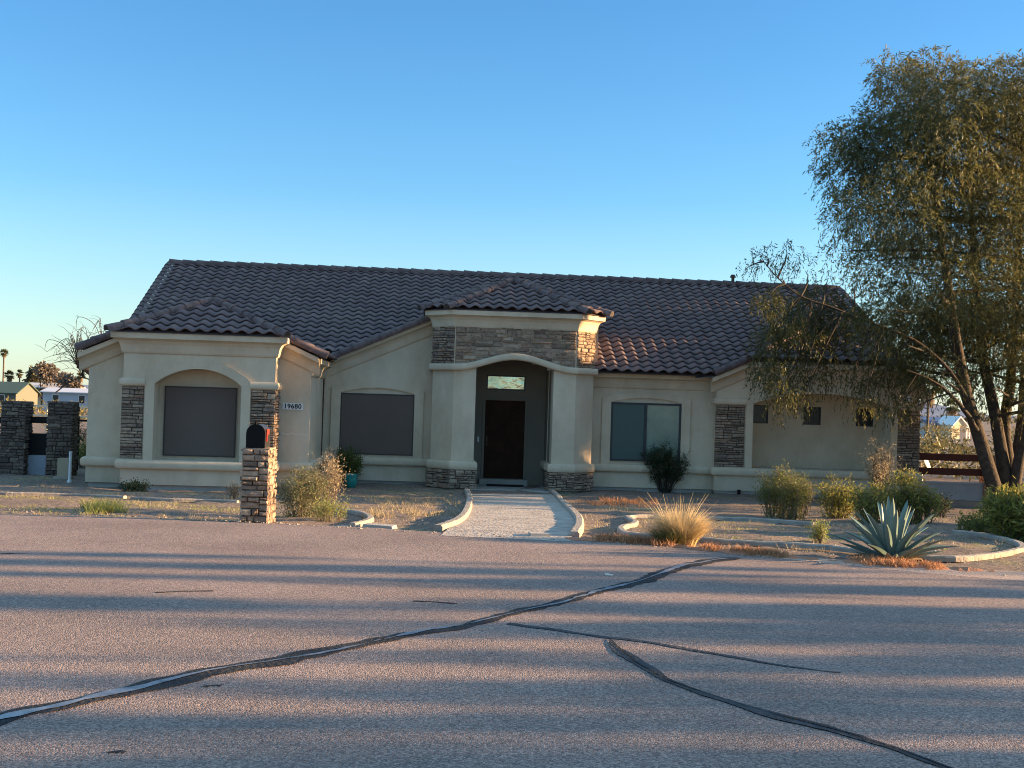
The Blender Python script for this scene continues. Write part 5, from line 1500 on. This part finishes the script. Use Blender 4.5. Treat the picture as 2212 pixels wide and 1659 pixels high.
treeline(-120, 100, 520, 60, 412, 5.0, LF_FARG)

def palm(px, pytop, y, crown_w, label, seed, skirt=.25, trunk_r=.18, group='far palms'):
    q = at(px, pytop, y); z0 = gz(q.x, y); H = q.z - z0
    o = thing('palm_tree', (q.x, y, z0), label, 'palm tree', group)
    rr = random.Random(seed); rg = np.random.default_rng(seed)
    R_ = crown_w/2; zc = H - R_*.75
    m = MB(); m.tube([(0,0,-.3), (R_*.05, 0, zc*.5), (0, 0, zc)], [trunk_r*1.25, trunk_r, trunk_r*.9], 7); m.build('trunk', PALMB, o)
    Vs = []
    for i in range(40):
        a = rr.uniform(0, 6.28); el = rr.uniform(-.75, 1.45)
        d = np.array([math.cos(a)*math.cos(el), math.sin(a)*math.cos(el), math.sin(el)])
        st = np.array([0, 0, zc]) + d*R_*.25
        for j in range(9):                        # fan of blades
            s_ = np.cross(d, [0, 0, 1.0]); s_ /= np.linalg.norm(s_) + 1e-6
            ff = d + s_*(j-4)*.22; ff /= np.linalg.norm(ff)
            tip = st + ff*R_*.8*(1-.04*abs(j-4)); tip[2] -= R_*.12*abs(j-4)*.3
            mid = st + ff*R_*.42; w = np.cross(ff, d*.3 + rg.normal(size=3)); w = w/(np.linalg.norm(w)+1e-6)*R_*.045
            Vs.append([st, mid + w, tip, mid - w])
    Vs = np.array(Vs); quads_mesh('fronds', LF_PALM, o, Vs, np.clip(rg.normal(.5, .3, len(Vs)), 0, 1))
    Vs = []
    for i in range(160):
        a = rr.uniform(0, 6.28); st = np.array([.2*R_*math.cos(a), .2*R_*math.sin(a), zc - R_*rr.uniform(-.1, skirt*2.5)])
        tip = st + np.array([R_*.3*math.cos(a), R_*.3*math.sin(a), -R_*.5]); w = np.array([-math.sin(a), math.cos(a), 0])*R_*.06
        Vs.append([st, (st+tip)/2 + w, tip, (st+tip)/2 - w])
    Vs = np.array(Vs); quads_mesh('dead_fronds', LF_PALMD, o, Vs, rg.random(len(Vs)))
palm(9, 754, 330, 2.6, 'tallest thin palm at the left picture edge', 1, trunk_r=.22)
palm(21, 801, 300, 2.9, 'squat dark palm beside the tallest left palm', 2, .3)
palm(43, 799, 300, 2.2, 'slim pale palm right of the squat dark palm', 3)
palm(113, 787, 330, 2.6, 'palm rising over the brown trees left of the house', 4)
palm(172, 779, 300, 2.0, 'thin palm seen through the bare tree', 5)
palm(174, 805, 290, 2.6, 'shorter palm low behind the bare tree', 6)
palm(222, 783, 280, 3.4, 'bushy palm behind the dark leaning trunk by the house', 7, .4)
palm(2005, 812, 150, 3.8, 'tall palm right beside the house corner', 8, .35, .16)
palm(2058, 862, 260, 4.0, 'short full palm behind the blue roofed house', 9, .2, .25)

# bare tree behind the left house corner
bt_ = at(222, 900, 56); bz = gz(0, 56)
bare = thing('bare_tree', (bt_.x, 56, bz), 'bare leaning tree with thin drooping twigs behind the left house corner', 'tree')
m = MB(); rr = random.Random(14); B0 = Vector((bt_.x, 56, bz))
def Q(px, py, y=56): return at(px, py, y) - B0
main = [Q(232, 905), Q(222, 850), Q(205, 818), Q(188, 800), Q(168, 790)]
m.tube(smooth_path(main, .2), .12, 7, cap=False)
m.tube(smooth_path([Q(215, 835), Q(196, 822), Q(176, 815), Q(150, 826), Q(120, 848)], .2), .03, 6, cap=False)
for i in range(80):
    st = rr.choice([main[2], main[3], main[4], Q(178, 814), Q(215, 790), Q(225, 760)])
    ang = rr.uniform(.3, 2.9); L_ = rr.uniform(.8, 2.2)
    dx, dz = -math.cos(ang)*L_*.9, math.sin(ang)*L_
    pts = [st, st + Vector((dx*.4, rr.uniform(-.4,.4), dz*.75)), st + Vector((dx*.8, rr.uniform(-.6,.6), dz*.95)), st + Vector((dx*1.25, rr.uniform(-.8,.8), dz*.62))]
    sp_ = smooth_path(pts, .2); m.tube(sp_, [.020 - .013*k_/(len(sp_)-1) for k_ in range(len(sp_))], 4, cap=False)
    for _ in range(2):
        s2 = rr.choice(sp_[len(sp_)//3:]); e2 = s2 + Vector((rr.uniform(-.6,.3), rr.uniform(-.3,.3), rr.uniform(-.3,.45)))
        m.tube([s2, s2.lerp(e2, .5) + Vector((0,0,.06)), e2], [.009, .007, .005], 3, cap=False)
m.build('branches', BARK, bare)
for i, (px, py, y, h, r) in enumerate([(92, 800, 290, 5.6, 3.2), (75, 808, 310, 5.0, 2.4), (128, 822, 300, 3.4, 3.0), (150, 826, 280, 3.2, 2.6)]):
    q = at(px, 840, y); plain_tree('far_tree', ['tall brown winter tree between the palms left of the house', 'grey green tree left of the brown winter tree', 'low rounded brown tree right of the winter tree', 'low tree behind the bare twigs'][i], q.x, y, at(px, py-16, y).z - gz(0, y), r, 420, mat_leaf('winter_leaf', (.13, .105, .08), (.23, .18, .135), .25) if i != 1 else LF_FARG, 430+i, leaf=(.8, .4), zmin=.15, trunks=3, cull=False, tr_r=.16, twig=1.0)

# far houses
RW = mat_basic('white_metal_roof', (.62, .60, .60), .5)
GRN = mat_basic('green_metal_roof', (.07, .105, .08), .7, noise=.8, col2=(.06,.09,.07))
CRW = mat_basic('cream_siding', (.60, .50, .34), .8)
PAL = mat_basic('pale_blue_siding', (.42, .44, .47), .8)
BLR = mat_basic('blue_roof', (.045, .09, .20), .6, noise=1, col2=(.04,.08,.18))
def gable_house(name, label, px0, px1, y, py_base, py_eave, py_ridge, wallm, roofm, depth=8, ridge_along=True, details=True, over=.5):
    a, b = at(px0, py_base, y), at(px1, py_base, y); z0 = gz(a.x, y)
    w = b.x - a.x; ze = at((px0+px1)/2, py_eave, y).z - z0; zr = at((px0+px1)/2, py_ridge, y + depth/2).z - z0
    o = thing(name, (a.x, y, z0), label, 'house' if name == 'far_house' else 'mobile home')
    m = MB(); m.box(0, w, 0, depth, -.5, ze)
    if ridge_along:
        m.add([(0, 0, ze), (0, depth, ze), (0, depth/2, zr-.1)], [(0,1,2)]); m.add([(w, 0, ze), (w, depth, ze), (w, depth/2, zr-.1)], [(0,1,2)])
    m.build('wall', wallm, o)
    r_ = MB()
    if ridge_along:
        for s_, y0_ in ((-1, -over), (1, depth+over)):
            r_.add([(-over, y0_, ze-.1), (w+over, y0_, ze-.1), (w+over, depth/2, zr), (-over, depth/2, zr), (-over, y0_, ze-.28), (w+over, y0_, ze-.28), (w+over, depth/2, zr-.18), (-over, depth/2, zr-.18)], [(0,1,2,3), (4,7,6,5), (0,4,5,1), (0,3,7,4), (1,5,6,2)])
    r_.build('roof', roofm, o)
    if details:
        nwin = max(1, int(w/4))
        for i in range(nwin):
            c = w*(i+.5)/nwin; m = MB(); m.box(c-.6, c+.6, -.05, .02, ze*.42, ze*.80); wn_ = m.build('window', DARK, o)
            m = MB(); m.box(c-.7, c-.6, -.08, .02, ze*.40, ze*.82); m.box(c+.6, c+.7, -.08, .02, ze*.40, ze*.82); m.box(c-.7, c+.7, -.08, .02, ze*.82, ze*.86); m.build('frame', WHITE, wn_)
    return o, w, ze, zr, depth
gable_house('mobile_home', 'green roofed building at the left picture edge', -90, 34, 260, 862, 846, 823, mat_basic('grey_green_siding', (.12, .125, .10), .8), GRN, 12)
gable_house('mobile_home', 'long white roofed mobile home behind the left fence', 38, 152, 290, 858, 836, 827, CRW, RW, 9)
gable_house('mobile_home', 'pale blue mobile home with white roof left of the house corner', 92, 205, 250, 862, 846, 838, PAL, RW, 8)
gable_house('mobile_home', 'small cream mobile home close to the left house corner', 206, 260, 240, 864, 850, 838, CRW, RW, 8)
bh, w, ze, zr, dp = gable_house('far_house', 'blue roofed house with cream porch gable behind the right fence', 2010, 2088, 250, 945, 917, 901, PAL, BLR, 9)
q0 = at(2048, 930, 246).x - bh.location.x; q1 = at(2085, 930, 246).x - bh.location.x
m = MB(); m.box(q0, q0 + (q1-q0)*.62, -3.5, -.06, -.4, ze-.1); c = q0 + (q1-q0)*.6
m.add([(c-1.7, -3.55, ze-.1), (c+1.7, -3.55, ze-.1), (c, -3.55, ze+1.35)], [(0,1,2)]); m.build('porch_wall', CRW, bh)
m = MB()
for s_ in (-1, 1): m.add([(c + s_*2.0, -3.9, ze-.3), (c + s_*2.0, 1, ze-.3), (c, 1, ze+1.5), (c, -3.9, ze+1.5), (c + s_*2.0, -3.9, ze-.05), (c + s_*2.0, 1, ze-.05), (c, 1, ze+1.75), (c, -3.9, ze+1.75)], [(0,1,2,3), (4,5,6,7), (0,3,7,4)])
m.box(c+1.6, q1+1.6, -3.7, 0, ze-.5, ze-.15); m.build('porch_roof', WHITE, bh)
bh.rotation_euler = (0, 0, R(24))
for x_ in (c+1.9, q1+1.3):
    m = MB(); m.box(x_-.12, x_+.12, -3.6, -3.36, -.4, ze-.5); m.build('porch_post', WHITE, bh)
# mountain beyond the right side, hills on the horizon
def ridge(name, pts, y, depth, mat, seed):
    rg = random.Random(seed); top = []
    P0 = [at(px, py, y) for px, py in pts]
    sp_ = smooth_path(P0, max(20, y/120)); mb = MB(); vs = []
    for p in sp_:
        h = p.z + rg.uniform(-1, 1)*y/2500
        vs += [(p.x, y - depth*.5, -8), (p.x + rg.uniform(-8, 8), y - depth*.2, -4 + (h+4)*.5), (p.x, y, h), (p.x, y + depth*.5, -8)]
    n = len(sp_)
    mb.add(vs, [(i*4+k_, (i+1)*4+k_, (i+1)*4+k_+1, i*4+k_+1) for i in range(n-1) for k_ in range(3)], .5, False)
    tag(mb.build(name, mat), kind='structure')
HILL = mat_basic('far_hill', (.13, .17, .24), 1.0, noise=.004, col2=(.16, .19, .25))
ridge('hill', [(1700, 888), (1850, 874), (1960, 868), (1998, 868), (2015, 876), (2035, 886), (2080, 895), (2300, 900), (2600, 908)], 4200, 1500, HILL, 3)
ridge('hill', [(-500, 808), (-200, 818), (60, 826), (200, 832), (500, 842), (1200, 864), (1800, 884)], 4600, 1500, HILL, 4)
